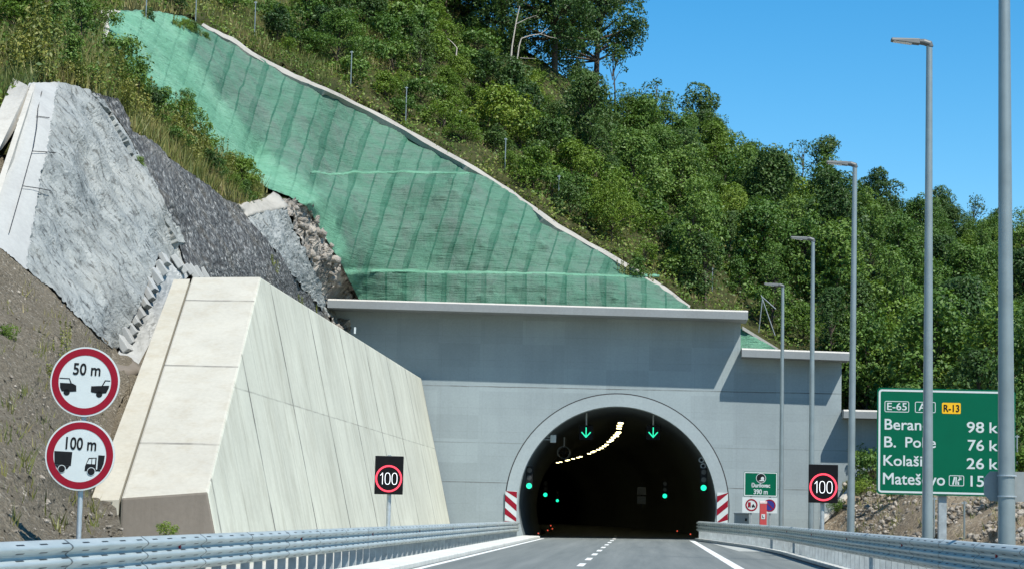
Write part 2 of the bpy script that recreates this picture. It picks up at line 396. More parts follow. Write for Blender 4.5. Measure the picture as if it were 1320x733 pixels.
_tc = {}
def text_polys(s):
    """flat text mesh normalised to height 1 cap, origin lower left"""
    if s in _tc: return _tc[s]
    cu = bpy.data.curves.new('t', 'FONT'); cu.body = s; cu.resolution_u = 3
    o = bpy.data.objects.new('t', cu); C.objects.link(o)
    bpy.context.view_layer.update()
    me = bpy.data.meshes.new_from_object(o.evaluated_get(bpy.context.evaluated_depsgraph_get()))
    v = np.array([tuple(p.co) for p in me.vertices]); f = [tuple(p.vertices) for p in me.polygons]
    bpy.data.objects.remove(o); bpy.data.curves.remove(cu); bpy.data.meshes.remove(me)
    _tc[s] = (v, f); return _tc[s]
def text(mb, s, x0, x1, z0, z1, y, bold=0.0):
    """fit text into the rectangle (front face looks to -y)"""
    v, f = text_polys(s)
    mn, mx = v.min(0), v.max(0)
    offs = [(0, 0)] if not bold else [(a * bold, b * bold) for a in (-1, 0, 1) for b in (-1, 0, 1)]
    for i, (ox, oz) in enumerate(offs):
        sx = (x1 - x0) / (mx[0] - mn[0]); sz = (z1 - z0) / (mx[1] - mn[1])
        mb.add([(x0 + (p[0] - mn[0]) * sx + ox, y - i * 0.0006, z0 + (p[1] - mn[1]) * sz + oz) for p in v], f)

# ------------------------------------------------------------------ depth of the hillside (metres ahead, by direction of view)
CP = [(-120,720,27),(0,700,29.5),(100,700,33),(160,690,40),(0,560,38),(80,600,41),(140,640,54.3),(118,640,54),(150,560,58.4),(172,490,62.3),(-480,750,25),(-480,330,54),(-480,190,60),(-480,-150,120),(0,738,30),(100,738,33),(172,738,38),(0,450,50),(80,450,56),(-100,450,48),(-120,560,36),
 (0,320,61),(-100,320,58),(60,370,62.5),(150,455,66),(120,520,60),(110,560,56.5),(38,106,72),(115,115,77),(0,200,66.5),(-100,200,63),(-100,60,76),
 (250,345,76.5),(170,230,76),(150,300,70.5),(205,332,73),(215,262,77),
 (170,170,82),(300,262,97),(430,412,118),(355,357,98),(250,250,88),(262,345,78),(315,275,100),(370,270,106),
 (400,262,110),(475,387,123),(432,387,121.5),(480,400,123.5),
 (440,330,117),(400,280,113),(345,235,109),(290,200,106),(175,100,101),(140,15,110),
 (230,60,117),(290,130,119.5),(330,200,119.5),(410,240,120.5),(462,300,121.5),
 (600,390,122),(890,402,123),(600,352,123.3),(600,222,128.5),(450,222,127),(330,70,129),(260,30,126),(420,115,130),(600,210,130),(700,280,128),(800,335,126),
 (420,60,142),(500,100,144),(650,150,152),(800,250,148),(900,330,138),(950,430,127),(1080,450,126),(260,0,134),(400,0,155),(500,-80,185),(620,10,168),(720,90,163),(815,150,175),
 (1000,250,205),(1180,295,245),(1320,318,275),(1600,350,310),(1100,400,152),(1320,450,172),(1320,560,118),(1220,600,106),(1600,560,125),
 (1320,690,66),(1250,692,76),(1120,685,98),(1092,690,107),(1320,640,82),(1600,700,60),(1200,640,92),
 (60,80,82),(0,60,88),(150,90,87),(250,190,97),(0,-10,108),(120,0,112),(-150,-150,130),(200,-150,150),
 (540,395,122),(720,397,122.6),(800,401,123),(660,440,122),(540,440,122),(800,440,123),(890,445,124),(1090,560,126),(1150,560,125),(1090,600,122),(1150,600,118),(1090,640,114),(1060,668,112),(1056,690,111)]
_cp = np.array(CP, float); _xy = _cp[:, :2] / 200.0; _n = len(_cp)
_K = np.linalg.norm(_xy[:, None] - _xy[None], axis=2)
_A = np.zeros((_n + 3, _n + 3)); _A[:_n, :_n] = _K; _A[:_n, _n] = 1; _A[:_n, _n + 1:] = _xy; _A[_n:, :_n] = _A[:_n, _n:].T
_w = np.linalg.solve(_A, np.concatenate([_cp[:, 2], [0, 0, 0]]))
def D(a):
    q = np.asarray(a, float).reshape(-1, 2) / 200.0
    return np.linalg.norm(q[:, None] - _xy[None], axis=2) @ _w[:_n] + _w[_n] + q @ _w[_n + 1:]
def inside(a, poly):
    a = np.asarray(a, float); x, y = a[:, 0], a[:, 1]; r = np.zeros(len(a), bool); p = poly
    for (x0, y0), (x1, y1) in zip(p, p[1:] + p[:1]):
        c = (y0 > y) != (y1 > y)
        with np.errstate(divide='ignore', invalid='ignore'):
            r ^= c & (x < (x1 - x0) * (y - y0) / (y1 - y0 if y1 != y0 else 1e-9) + x0)
    return r
def fbm(p, sc, oct_=4):
    return noise.fractal(Vector(p) * sc, 0.9, 2.0, oct_)
def region(name, poly, step, mat, depth=None, off=0.0, disp=None, solid=0.0, edge_jit=0.0, parent=None, smooth=True, matsel=None, attr=None, flow=None):
    xs = [p[0] for p in poly]; ys = [p[1] for p in poly]
    b = []
    for (x0, y0), (x1, y1) in zip(poly, poly[1:] + poly[:1]):
        n = max(1, int(math.hypot(x1 - x0, y1 - y0) / step))
        for i in range(n):
            t = i / n; j = 0 if i == 0 else edge_jit
            b.append((x0 + (x1 - x0) * t + random.uniform(-j, j), y0 + (y1 - y0) * t + random.uniform(-j, j)))
    gx, gy = np.meshgrid(np.arange(min(xs), max(xs), step), np.arange(min(ys), max(ys), step))
    g = np.stack([gx.ravel(), gy.ravel()], 1) + rng.uniform(-0.25, 0.25, (gx.size, 2)) * step
    g = g[inside(g, b)]
    ba = np.array(b)
    seg_d = np.full(len(g), 1e9)
    for i in range(0, len(ba), 1):
        seg_d = np.minimum(seg_d, np.abs(g - ba[i]).max(1))
    g = g[seg_d > step * 0.5]
    pts = [Vector(p) for p in b] + [Vector(p) for p in g]
    nb = len(b)
    v, e, f, *_ = delaunay_2d_cdt(pts, [(i, (i + 1) % nb) for i in range(nb)], [], 1, 1e-4)
    a = np.array([tuple(p) for p in v])
    Y = (depth(a) if depth else D(a)) + off
    w = Pn(a, Y)
    if disp: w = w + np.array([disp(p, q) for p, q in zip(w, a)])
    me = bpy.data.meshes.new(name); me.from_pydata(w.tolist(), [], [tuple(q) for q in f])
    bm = bmesh.new(); bm.from_mesh(me)
    for q in bm.faces:
        if q.normal.dot(Vector(EYE) - q.calc_center_median()) < 0: q.normal_flip()
    bm.to_mesh(me); bm.free()
    if attr:
        at = me.attributes.new('flank', 'FLOAT', 'POINT'); at.data.foreach_set('value', np.ascontiguousarray(attr(a), np.float32))
    if flow == 'net':
        fl = np.stack([(a[:, 0] + .3 * np.minimum(a[:, 1], 352)) * 125 / F, a[:, 1] * 125 / F, np.zeros(len(a))], 1)
        at = me.attributes.new('flow', 'FLOAT_VECTOR', 'POINT'); at.data.foreach_set('vector', np.ascontiguousarray(fl, np.float32).ravel())
    elif flow is not None:
        c_, s_ = math.cos(R(flow)), math.sin(R(flow)); sc = (Y / F)
        fl = np.stack([(a[:, 0] * c_ + a[:, 1] * s_) * sc, (-a[:, 0] * s_ + a[:, 1] * c_) * sc, np.zeros(len(a))], 1)
        at = me.attributes.new('flow', 'FLOAT_VECTOR', 'POINT'); at.data.foreach_set('vector', np.ascontiguousarray(fl, np.float32).ravel())
    for m in (mat if isinstance(mat, list) else [mat]): me.materials.append(m)
    if matsel:
        for q in me.polygons:
            c = a[list(q.vertices)].mean(0); q.material_index = matsel(c)
    if smooth: me.shade_smooth()
    o = bpy.data.objects.new(name, me); C.objects.link(o)
    if parent is not None: o.parent = parent
    if solid:
        s = o.modifiers.new('solid', 'SOLIDIFY'); s.thickness = solid; s.offset = -1
    return o

# ------------------------------------------------------------------ light
wd = bpy.data.worlds.new('World'); S.world = wd; wd.use_nodes = True
nt = wd.node_tree; bg = nt.nodes['Background']
SUN_EL, SUN_R, SUN_F = 0.891, 0.418, 0.47        # towards the sun: up, right, towards the viewer
sd = Vector((SUN_R, -SUN_F, SUN_EL)).normalized()
el = math.asin(sd.z); az = math.atan2(sd.x, sd.y)
sky = nt.nodes.new('ShaderNodeTexSky'); sky.sky_type = 'NISHITA'; sky.sun_disc = False
sky.sun_elevation = el; sky.sun_rotation = az
sky.air_density = 1.0; sky.dust_density = 0.0; sky.ozone_density = 3.0; sky.altitude = 600
hs = nt.nodes.new('ShaderNodeHueSaturation'); hs.inputs['Hue'].default_value = 0.492; hs.inputs['Saturation'].default_value = 1.42; hs.inputs['Value'].default_value = 1.27
nt.links.new(sky.outputs[0], hs.inputs['Color']); nt.links.new(hs.outputs[0], bg.inputs[0]); bg.inputs[1].default_value = 0.088
sl = bpy.data.lights.new('sun', 'SUN'); sl.energy = 5.0; sl.angle = R(0.53); sl.color = (1.0, 0.95, 0.87)
so = bpy.data.objects.new('sun', sl); C.objects.link(so); so.rotation_euler = sd.to_track_quat('Z', 'Y').to_euler(); so.location = (20, -20, 60)
S.view_settings.view_transform = 'Standard'; S.view_settings.look = 'None'; S.view_settings.exposure = 0.52; S.view_settings.gamma = 1
S.cycles.max_bounces = 6; S.cycles.transparent_max_bounces = 4
S.cycles.use_denoising = True

# ------------------------------------------------------------------ ground and road
def strip(name, x0, x1, y0, y1, z, mat, n=24):
    mb = MB(); vs = []; fs = []
    for i in range(n + 1):
        y = y0 + (y1 - y0) * i / n
        a = x0(y) if callable(x0) else x0; b = x1(y) if callable(x1) else x1
        vs += [(a, y, gz(a) + z), (b, y, gz(b) + z)]
    for i in range(n): fs.append((2 * i, 2 * i + 1, 2 * i + 3, 2 * i + 2))
    return mb.add(vs, fs).build(name, mat)
def bend(y): return -max(0.0, y - 119.0) ** 2 / (2 * 855.0)
g = MB(); g.add([(-900, -60, -0.5), (900, -60, -0.5), (900, 2500, -0.5), (-900, 2500, -0.5)], [(0, 1, 2, 3)])
tag(g.build('ground', MAT['groundm']), kind='structure')
gs = strip('verge', -14.0, -6.6, -10, 119.3, -0.03, MAT['verge']); tag(gs, kind='structure')
rs = strip('road', lambda y: -6.3 + bend(y), lambda y: 5.15 + bend(y) if y < 119 else 4.6 + bend(y), -10, 330, 0.0, MAT['asphalt'], 90); tag(rs, kind='structure')
rv = strip('roadside_earth', 5.1, 14.0, -10, 119.4, -0.02, MAT['bank']); tag(rv, kind='structure')
EDGE_L, CENTRE, EDGE_R = -5.55, -1.72, 2.42
strip('edge_line', EDGE_L - 0.1, EDGE_L + 0.1, 5, 119, 0.004, MAT['paintwhite'])['kind'] = 'structure'
strip('edge_line', EDGE_R - 0.13, EDGE_R + 0.13, 5, 117, 0.004, MAT['paintwhite'])['kind'] = 'structure'
mb = MB()
for y in np.arange(20, 135, 7.6):
    y0, y1 = y, y + 3.4
    mb.add([(CENTRE - .09 + bend(y), y0, gz(CENTRE) + .004), (CENTRE + .09 + bend(y), y0, gz(CENTRE) + .004), (CENTRE + .09 + bend(y), y1, gz(CENTRE) + .004), (CENTRE - .09 + bend(y), y1, gz(CENTRE) + .004)], [(0, 1, 2, 3)])
mb.build('lane_line', MAT['paintwhite'])['kind'] = 'structure'
# paved apron beside the portal on the right
ap = MB(); ap.add([(2.9, 117.5, gz(2.9) + .004), (4.3, 117.5, gz(4.3) + .004), (5.0, 84, gz(5) + .004), (3.55, 84, gz(3.5) + .004)], [(0, 1, 2, 3)])
tag(ap.build('apron', simple('apron_concrete', (0.34, 0.36, 0.34), 0.9, 0, 0.15, 1.0)), kind='structure')
kb = MB()
def profile_strip(mb, prof, path):
    n = len(prof); vs = []; fs = []
    for i, (x, y, z) in enumerate(path):
        t = Vector(path[min(i + 1, len(path) - 1)]) - Vector(path[max(i - 1, 0)]); t.z = 0; t.normalize()
        r = Vector((t.y, -t.x, 0))
        for (a, b) in prof: vs.append((x + r.x * a, y + r.y * a, z + b))
    for i in range(len(path) - 1):
        for j in range(n):
            fs.append((i * n + j, i * n + (j + 1) % n, (i + 1) * n + (j + 1) % n, (i + 1) * n + j))
    fs += [tuple(range(n)), tuple(range(len(path) * n - 1, (len(path) - 1) * n - 1, -1))]
    return mb.add(vs, fs)
profile_strip(kb, [(-.75, -.1), (.06, -.1), (.06, .10), (.03, .14), (-.75, .15)], [(-5.85, y, gz(-5.85)) for y in (5, 40, 80, 110, 117.5)] + [(-5.75, 118.6, gz(-5.7))])
tag(kb.build('kerb', MAT['kerb']), kind='structure')
# ------------------------------------------------------------------ crash barriers
def smooth_path(pts, n):
    pts = [np.array(p, float) for p in pts]; cum = [0]
    for a, b in zip(pts, pts[1:]): cum.append(cum[-1] + np.linalg.norm(b - a))
    t = np.linspace(0, cum[-1], n); P_ = np.array(pts)
    out = np.stack([np.interp(t, cum, P_[:, i]) for i in range(3)], 1)
    for _ in range(3):
        o2 = out.copy(); o2[1:-1] = (out[:-2] + out[1:-1] * 2 + out[2:]) / 4; out = o2
    return out, cum[-1]
def mk_beam_mat():
    k = NB('barrier_steel'); uv = k.n('ShaderNodeUVMap').outputs[0]
    n = k.noise(3, k.mapped((1, 0.3, 3)), 5); col = k.ramp(n, [(0.3, (0.36, 0.425, 0.425)), (0.7, (0.51, 0.575, 0.57))])
    x, y, z = k.xyz(uv)
    fx = k.math('ABSOLUTE', k.math('SUBTRACT', k.math('FRACT', k.math('DIVIDE', x, 0.95)), 0.5))
    fy = k.math('ABSOLUTE', k.math('SUBTRACT', k.math('FRACT', k.math('MULTIPLY', y, 6.0)), 0.5))
    hole = k.math('MULTIPLY', k.math('LESS_THAN', fx, 0.17), k.math('LESS_THAN', fy, 0.085))
    ln = k.math('LESS_THAN', k.math('FRACT', k.math('DIVIDE', x, 4.0)), 0.02)
    m = k.math('MAXIMUM', hole, k.math('MULTIPLY', ln, 0.8))
    k.col(k.mix(m, col, (0.04, 0.045, 0.045))); k.set(0.48, 0.45); return k.m
MAT['beam'] = mk_beam_mat()
def barrier(name, pts, side, label, post_off, n_ref):
    """side=+1: traffic is towards +x of the barrier"""
    path, L = smooth_path(pts, 120)
    root = empty(name, tuple(path[0] * [1, 1, 0]), label, 'crash barrier')
    # three-wave profile: outer line then inner line (2.5 cm thick sheet)
    K = 25; H = 0.52
    zz = np.linspace(0, -H, K); aa = 0.045 - 0.045 * np.cos(np.linspace(0, 6 * math.pi, K)); aa[0] = -0.02
    prof = [(aa[i] * side, zz[i]) for i in range(K)]
    vs = []; fs = []; uvs = []; n = len(prof); s_len = 0
    for i, p in enumerate(path):
        t = path[min(i + 1, len(path) - 1)] - path[max(i - 1, 0)]; t[2] = 0; t /= np.linalg.norm(t); r = np.array([t[1], -t[0], 0])
        if i: s_len += np.linalg.norm(path[i] - path[i - 1])
        for j, (a, b) in enumerate(prof):
            vs.append(tuple(p + r * a + np.array([0, 0, b]))); uvs.append((s_len, j / (K - 1)))
    for i in range(len(path) - 1):
        for j in range(n - 1): fs.append((i * n + j, i * n + j + 1, (i + 1) * n + j + 1, (i + 1) * n + j))
    me = bpy.data.meshes.new('beam'); me.from_pydata([tuple(np.array(v) - path[0] * [1, 1, 0]) for v in vs], [], fs)
    ul = me.uv_layers.new(name='UVMap')
    for lp in me.loops: ul.data[lp.index].uv = uvs[lp.vertex_index]
    me.materials.append(MAT['beam']); me.shade_smooth()
    o = bpy.data.objects.new('beam', me); C.objects.link(o); o.parent = root
    sm = o.modifiers.new('solid', 'SOLIDIFY'); sm.thickness = 0.012; sm.offset = 0
    # posts
    m = MB(); hh = 1.35
    m.box(-.075, .075, -.03, .0, -hh, -.03); m.box(-.075, -.06, .0, .05, -hh, -.03); m.box(.06, .075, .0, .05, -hh, -.03)
    pm = None; num = min(98, int(L / post_off))
    for i in range(num + 1):
        q = i / num; p = path[0] + 0; idx = q * (len(path) - 1); a = int(idx); fr = idx - a; b = min(a + 1, len(path) - 1)
        p = path[a] * (1 - fr) + path[b] * fr
        l = p - path[0] * [1, 1, 0]; l[0] -= side * 0.13
        if pm is None: o = m.build('post', MAT['steel_dull'], root); pm = o
        else: o = pm.copy(); C.objects.link(o); o.parent = root
        o.location = l
    rm = None
    for i in range(n_ref):
        q = (i + 0.6) / n_ref; idx = q * (len(path) - 1); a = int(idx); fr = idx - a; b = min(a + 1, len(path) - 1)
        p = path[a] * (1 - fr) + path[b] * fr - path[0] * [1, 1, 0]
        if rm is None: r_ = MB().box(-.012, .012, -.05, .05, -.03, .03); rm = r_.build('reflector', MAT['red'], root); o = rm
        else: o = rm.copy(); C.objects.link(o); o.parent = root
        o.location = (p[0] + side * 0.02, p[1], p[2] - 0.17 * 1.0)
    return root
barrier('crash_barrier', [(-6.95, 14, .93), (-6.92, 40, .90), (-6.9, 80, .86), (-6.87, 112, .82), (-6.83, 117.6, .80)], 1,
        'long steel crash barrier along the white kerb below the pale retaining wall', 1.28, 9)
barrier('crash_barrier', [(5.25, 14, 1.10), (5.1, 32, 1.08), (5.02, 55, 1.06), (4.98, 80, 1.05), (4.6, 92, 1.05), (3.6, 106, 1.05), (2.75, 117.3, 1.05)], -1,
        'steel crash barrier curving in towards the tunnel mouth in front of the lamp posts', 1.1, 9)
# drainage gap under the right barrier, its shadow put in as a dark strip
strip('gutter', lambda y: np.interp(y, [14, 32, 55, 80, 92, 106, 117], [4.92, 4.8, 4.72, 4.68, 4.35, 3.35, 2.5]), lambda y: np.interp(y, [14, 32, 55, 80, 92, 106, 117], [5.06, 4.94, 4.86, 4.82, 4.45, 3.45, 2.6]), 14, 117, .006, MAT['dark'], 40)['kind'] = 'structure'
kb = MB(); profile_strip(kb, [(-.08, -.1), (.12, -.1), (.12, .09), (-.08, .09)], [(np.interp(y, [14, 32, 55, 80, 92, 106, 117], [5.14, 5.02, 4.94, 4.9, 4.5, 3.5, 2.68]), y, gz(5)) for y in np.linspace(14, 117, 40)])
tag(kb.build('kerb', MAT['kerb']), kind='structure')

# ------------------------------------------------------------------ retaining wall on the left
f0 = P(580, 672, 118.6); f1 = P(543, 487, 118.6)
slope = (f1[0] - f0[0]) / (f1[2] - f0[2]); nrm = np.array([1.0, 0, -slope]); nd = nrm @ f0
def on_wall(px, py):
    d = ray(px, py); return EYE + d * ((nd - nrm @ EYE) / (nrm @ d))
B = on_wall(336, 357); A = on_wall(268, 633); Cc = f1.copy()
def down(p, z): return np.array([p[0] + slope * (z - p[2]), p[1], z])
Dd = down(f0, -0.4); E = down(A, -0.4)
# top ramp plane: contains A, B and runs level to the left
def on_ramp(px, py):
    n = np.cross(B - A, np.array([1.0, 0, 0])); d = ray(px, py); return EYE + d * ((n @ A - n @ EYE) / (n @ d))
A2 = on_ramp(156, 641); B2 = on_ramp(247, 357.5); A3 = on_ramp(117, 642); B3 = on_ramp(224, 358)
wall = empty('retaining_wall', (float(A[0]), float(A[1]), 0), 'tall pale battered concrete wall beside the left barrier with sloping buff end', 'wall')
off = Vector(wall.location)
Cl = Cc + np.array([-3.0, 0, 0]); Bl = np.array([B2[0], B2[1], B2[2]])
mb = MB()
mb.cur = 0; mb.add([A, B, Cc, Dd, E], [(0, 4, 3, 2, 1)])                 # road face
mb.cur = 1; mb.add([A2, A, B, B2], [(0, 1, 2, 3)])                        # sloping end
mb.cur = 0; mb.add([B2, B, Cc, Cl], [(0, 1, 2, 3)])                       # level crest
El = np.array([A2[0], A2[1], -0.4]); Dl = np.array([Cl[0], Cl[1], -0.4])
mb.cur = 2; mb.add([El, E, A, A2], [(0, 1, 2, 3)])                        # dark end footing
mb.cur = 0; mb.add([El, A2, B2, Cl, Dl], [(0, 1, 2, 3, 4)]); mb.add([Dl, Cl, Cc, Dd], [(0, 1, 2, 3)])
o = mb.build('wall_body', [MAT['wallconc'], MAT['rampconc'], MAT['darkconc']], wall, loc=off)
bm = bmesh.new(); bm.from_mesh(o.data); bmesh.ops.remove_doubles(bm, verts=bm.verts, dist=1e-4); bmesh.ops.recalc_face_normals(bm, faces=bm.faces); bm.to_mesh(o.data); bm.free()
bv = o.modifiers.new('bevel', 'BEVEL'); bv.width = 0.06; bv.segments = 2
# tan gutter strip beside the sloping end (1 dm lower) and its dark seam
mb = MB(); dz = np.array([0, 0, -0.05])
A2s, B2s = A2 + [-.05, 0, -.05], B2 + [-.05, 0, -.05]
mb.add([A3 + dz, A2s, B2s, B3 + dz, A3 + [0, 0, -1.2], A2s + [0, 0, -1.2], B2s + [0, 0, -1.2], B3 + [0, 0, -1.2]],
       [(0, 1, 2, 3), (0, 4, 5, 1), (1, 5, 6, 2), (3, 2, 6, 7), (0, 3, 7, 4)])
mb.build('gutter_strip', MAT['stripconc'], wall, loc=off)
# small pipe stub on top of the wall
q = on_wall(458, 428); MB().box(q[0] - .05, q[0] + .02, q[1] - .05, q[1] + .05, q[2] - .05, q[2] + .22).build('marker_stub', MAT['white'], wall, loc=off)

# ------------------------------------------------------------------ tunnel portal
YP = 119.0
pc = P(795, 651, YP); RI = 127 / F * YP; RO = 142.5 / F * YP
def pz(px, py): q = P(px, py, YP); return (q[0], q[2])
portal = empty('tunnel_portal', (float(pc[0]), YP, 0), 'grey painted concrete tunnel portal with a round arched opening and stepped top', 'tunnel portal')
off = Vector(portal.location)
TL = pz(432, 397); TR = pz(955, 412)
SL = pz(955, 458); SR = pz(1085, 463); UL = pz(1085, 536); UR = pz(1150, 538)
zmain = [(-19.5, TL[1]), TL, TR]
outer = [(TL[0], -0.5)] + [TL, TR, (TR[0], SL[1]), SR, (SR[0], UL[1]), (UR[0] + 1.5, UL[1]), (UR[0] + 1.5, -0.5)]
ang0 = math.asin((-0.5 - pc[2]) / RI)
arc = lambda r, n=56, a0=None: [(pc[0] + r * math.cos(a), pc[2] + r * math.sin(a)) for a in np.linspace(math.asin(max(-1, (-0.5 - pc[2]) / r)), math.pi - math.asin(max(-1, (-0.5 - pc[2]) / r)), n)]
inner = arc(RI + 0.02)
def plate(mb, loop, y0, y1):
    """concave outline (one loop) extruded"""
    n = len(loop)
    bm = bmesh.new(); vs = [bm.verts.new((x, y0, z)) for x, z in loop]
    es = [bm.edges.new((vs[i], vs[(i + 1) % n])) for i in range(n)]
    bmesh.ops.triangle_fill(bm, use_beauty=True, use_dissolve=False, edges=es)
    bm.verts.index_update(); tri = [tuple(v.index for v in f.verts) for f in bm.faces]; bm.free()
    mb.add([(x, y0, z) for x, z in loop] + [(x, y1, z) for x, z in loop],
           tri + [tuple(i + n for i in t[::-1]) for t in tri] + [(i, (i + 1) % n, (i + 1) % n + n, i + n) for i in range(n)])
loop = outer[:1] + outer[1:] + inner      # down the right, then along the arch from right foot to left foot
mb = MB(); plate(mb, loop, YP, YP + 1.2); mb.build('wall', MAT['portal'], portal, loc=off)
mb = MB(); ro, ri = arc(RO), arc(RI); n = len(ro)
vs = [(x, YP - .07, z) for x, z in ri] + [(x, YP - .07, z) for x, z in ro] + [(x, YP + 1.0, z) for x, z in ri] + [(x, YP + 0.05, z) for x, z in ro]
fs = []
for i in range(n - 1):
    fs += [(i, i + 1, n + i + 1, n + i), (i, 2 * n + i, 2 * n + i + 1, i + 1), (n + i, n + i + 1, 3 * n + i + 1, 3 * n + i)]
mb.add(vs, fs); mb.build('arch_ring', MAT['ring'], portal, loc=off)
mb = MB(); r2 = arc(RO + 0.06)
mb.add([(x, YP - .012, z) for x, z in ro] + [(x, YP - .012, z) for x, z in r2] + [(x, YP + .02, z) for x, z in r2], sum([[(i, i + 1, n + i + 1, n + i), (n + i, n + i + 1, 2 * n + i + 1, 2 * n + i)] for i in range(n - 1)], []))
mb.build('joint', MAT['dark'], portal, loc=off)
def coping(a, b, over, h, ext0, ext1):
    """coping between wall-top points a and b: vertical face, bright bevelled top"""
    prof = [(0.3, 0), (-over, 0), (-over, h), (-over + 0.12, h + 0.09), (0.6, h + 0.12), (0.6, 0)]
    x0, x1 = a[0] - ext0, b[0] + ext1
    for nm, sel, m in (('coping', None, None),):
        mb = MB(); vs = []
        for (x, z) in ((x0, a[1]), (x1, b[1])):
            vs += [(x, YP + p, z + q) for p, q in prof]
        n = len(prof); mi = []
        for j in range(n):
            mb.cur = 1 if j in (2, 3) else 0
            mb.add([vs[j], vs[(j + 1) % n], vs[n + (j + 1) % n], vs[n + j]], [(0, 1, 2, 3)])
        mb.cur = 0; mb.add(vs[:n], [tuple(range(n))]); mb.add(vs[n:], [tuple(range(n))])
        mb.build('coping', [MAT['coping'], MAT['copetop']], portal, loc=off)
OV = 1.92  # overhang deepened beyond a real coping's to throw the shadow below
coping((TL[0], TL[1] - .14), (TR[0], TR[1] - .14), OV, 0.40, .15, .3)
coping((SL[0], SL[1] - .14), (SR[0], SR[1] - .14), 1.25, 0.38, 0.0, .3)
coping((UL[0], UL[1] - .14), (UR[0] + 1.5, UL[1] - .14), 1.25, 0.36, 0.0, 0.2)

# tunnel tube, bending left
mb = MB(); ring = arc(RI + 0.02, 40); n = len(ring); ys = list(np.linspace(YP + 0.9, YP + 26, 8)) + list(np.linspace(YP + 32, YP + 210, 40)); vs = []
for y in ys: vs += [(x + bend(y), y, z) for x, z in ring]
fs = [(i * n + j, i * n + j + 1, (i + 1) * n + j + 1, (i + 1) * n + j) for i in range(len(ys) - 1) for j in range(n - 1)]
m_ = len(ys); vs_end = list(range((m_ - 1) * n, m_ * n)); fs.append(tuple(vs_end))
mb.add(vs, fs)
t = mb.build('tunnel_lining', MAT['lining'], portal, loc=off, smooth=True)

# ------------------------------------------------------------------ tunnel fittings
k = 0
lampproto = None
cz = 1.4 + (663 - 550) / F * 121
for y in list(np.arange(122, 150, 2.6)) + list(np.arange(150, 252, 4.6)):
    r_ = RI - 0.55
    if random.random() < .08 and y > 126: continue
    y += random.uniform(-1.3, 1.3); x = pc[0] + 0.1 + bend(y) - (y - 119) * 0.012 + random.uniform(-.09, .09)
    z = pc[2] + r_ - 0.25
    if lampproto is None:
        l = MB(); l.box(-.16, .16, -.4, .4, 0, .12); o = empty('tunnel_lamp', (x, y, z), 'warm glowing lamp in the curved row under the tunnel roof', 'lamp', 'ceiling lamps along the tunnel')
        l.build('housing', MAT['black'], o); MB().box(-.14, .14, -.36, .36, -.05, 0).build('lens', MAT['lamp_warm'], o); lampproto = o
    else:
        o = dup(lampproto); o.location = (x, y, z)
def lane_signal(px, label):
    c = P(px, 557, YP + 2.0); o = empty('lane_signal', (float(c[0]), float(c[1]), float(c[2])), label, 'lane signal', 'green arrow signals over the lanes')
    MB().box(-.38, .38, 0, .16, -.4, .4).build('panel', MAT['ledblack'], o, bevel=0.02)
    top = pc[2] + math.sqrt(max(0, RI ** 2 - (c[0] - pc[0]) ** 2)) - c[2]
    MB().tube([(0, .1, .4), (0, .1, top)], .045, 8).build('hanger', MAT['steel_dull'], o)
    MB().stroke([(0, .28), (0, -.22)], .055, -.012, 0).stroke([(-.24, .02), (0, -.25), (.24, .02)], .06, -.014, -.002).build('arrow', MAT['arrow_green'], o)
lane_signal(755.5, 'green arrow signal hung from the tunnel roof left of the lamp row')
lane_signal(842, 'green arrow signal hung from the tunnel roof right of the lamp row')
def signal(px, py, Y, label, s=1.0):
    c = P(px, py, Y); o = empty('traffic_light', tuple(map(float, c)), label, 'traffic light', 'green signals in the tunnel')
    MB().box(-.16 * s, .16 * s, 0.0, .18, -.17 * s, .92 * s).build('housing', MAT['black'], o, bevel=.02)
    b = MB(); b.disc(0, 0, .135 * s, -.012, 0, 24); b.build('green_lamp', MAT['led_green'], o)
    d = MB(); d.disc(0, .38 * s, .12 * s, -.01, 0, 20).disc(0, .74 * s, .12 * s, -.01, 0, 20); d.build('dark_lamp', simple('unlit_lens', (.03, .03, .03), .3), o)
signal(682, 625.5, YP + 1.2, 'green traffic light just inside the tunnel mouth by the left striped board', 1.15)
signal(907, 628, YP + 1.2, 'green traffic light below two round lamps inside the right edge of the mouth', 1.15)
signal(703, 637, YP + 50, 'second green traffic light along the left side of the tunnel, smaller than the first', 1.15)
signal(718.5, 644.5, YP + 100, 'smallest green traffic light, deepest in the tunnel on the left', 1.05)
signal(857, 638.5, YP + 30, 'green traffic light deep in the tunnel on the right, standing apart', 1.1)
c = P(713, 565, YP + 1.5); o = empty('sign_box', tuple(map(float, c)), 'small pale box mounted inside the arch left of the green arrow', 'sign box')
MB().box(-.16, .16, 0, .2, -.2, .22).build('box', MAT['white'], o, bevel=.02); MB().stroke([(-.5, -.05), (-.16, -.05)], .04, .05, .09).stroke([(-.5, .1), (-.16, .1)], .03, .05, .09).build('bracket', MAT['steel_dull'], o)
c = P(905, 596, YP + 1.3); o = empty('round_lamp_pair', tuple(map(float, c)), 'pair of round ringed lamps one above the other at the right of the arch', 'lamp')
a = MB(); a.annulus(-.04, .16, .09, .15, 0, .1, 20).annulus(.06, -.16, .09, .15, 0, .1, 20); a.build('ring', MAT['steel_dull'], o); a = MB(); a.disc(-.04, .16, .09, .03, .08, 20).disc(.06, -.16, .09, .03, .08, 20); a.build('glass', MAT['black'], o)
c = P(727, 583, YP + 8); o = empty('jet_fan', tuple(map(float, c)), 'grey jet fan under the dark tunnel roof left of the lamps', 'fan')
MB().tube([(0, -1.1, 0), (0, -.9, 0), (0, .9, 0), (0, 1.1, 0)], [.36, .32, .32, .36], 20, False).build('casing', MAT['steel_dull'], o, smooth=True)
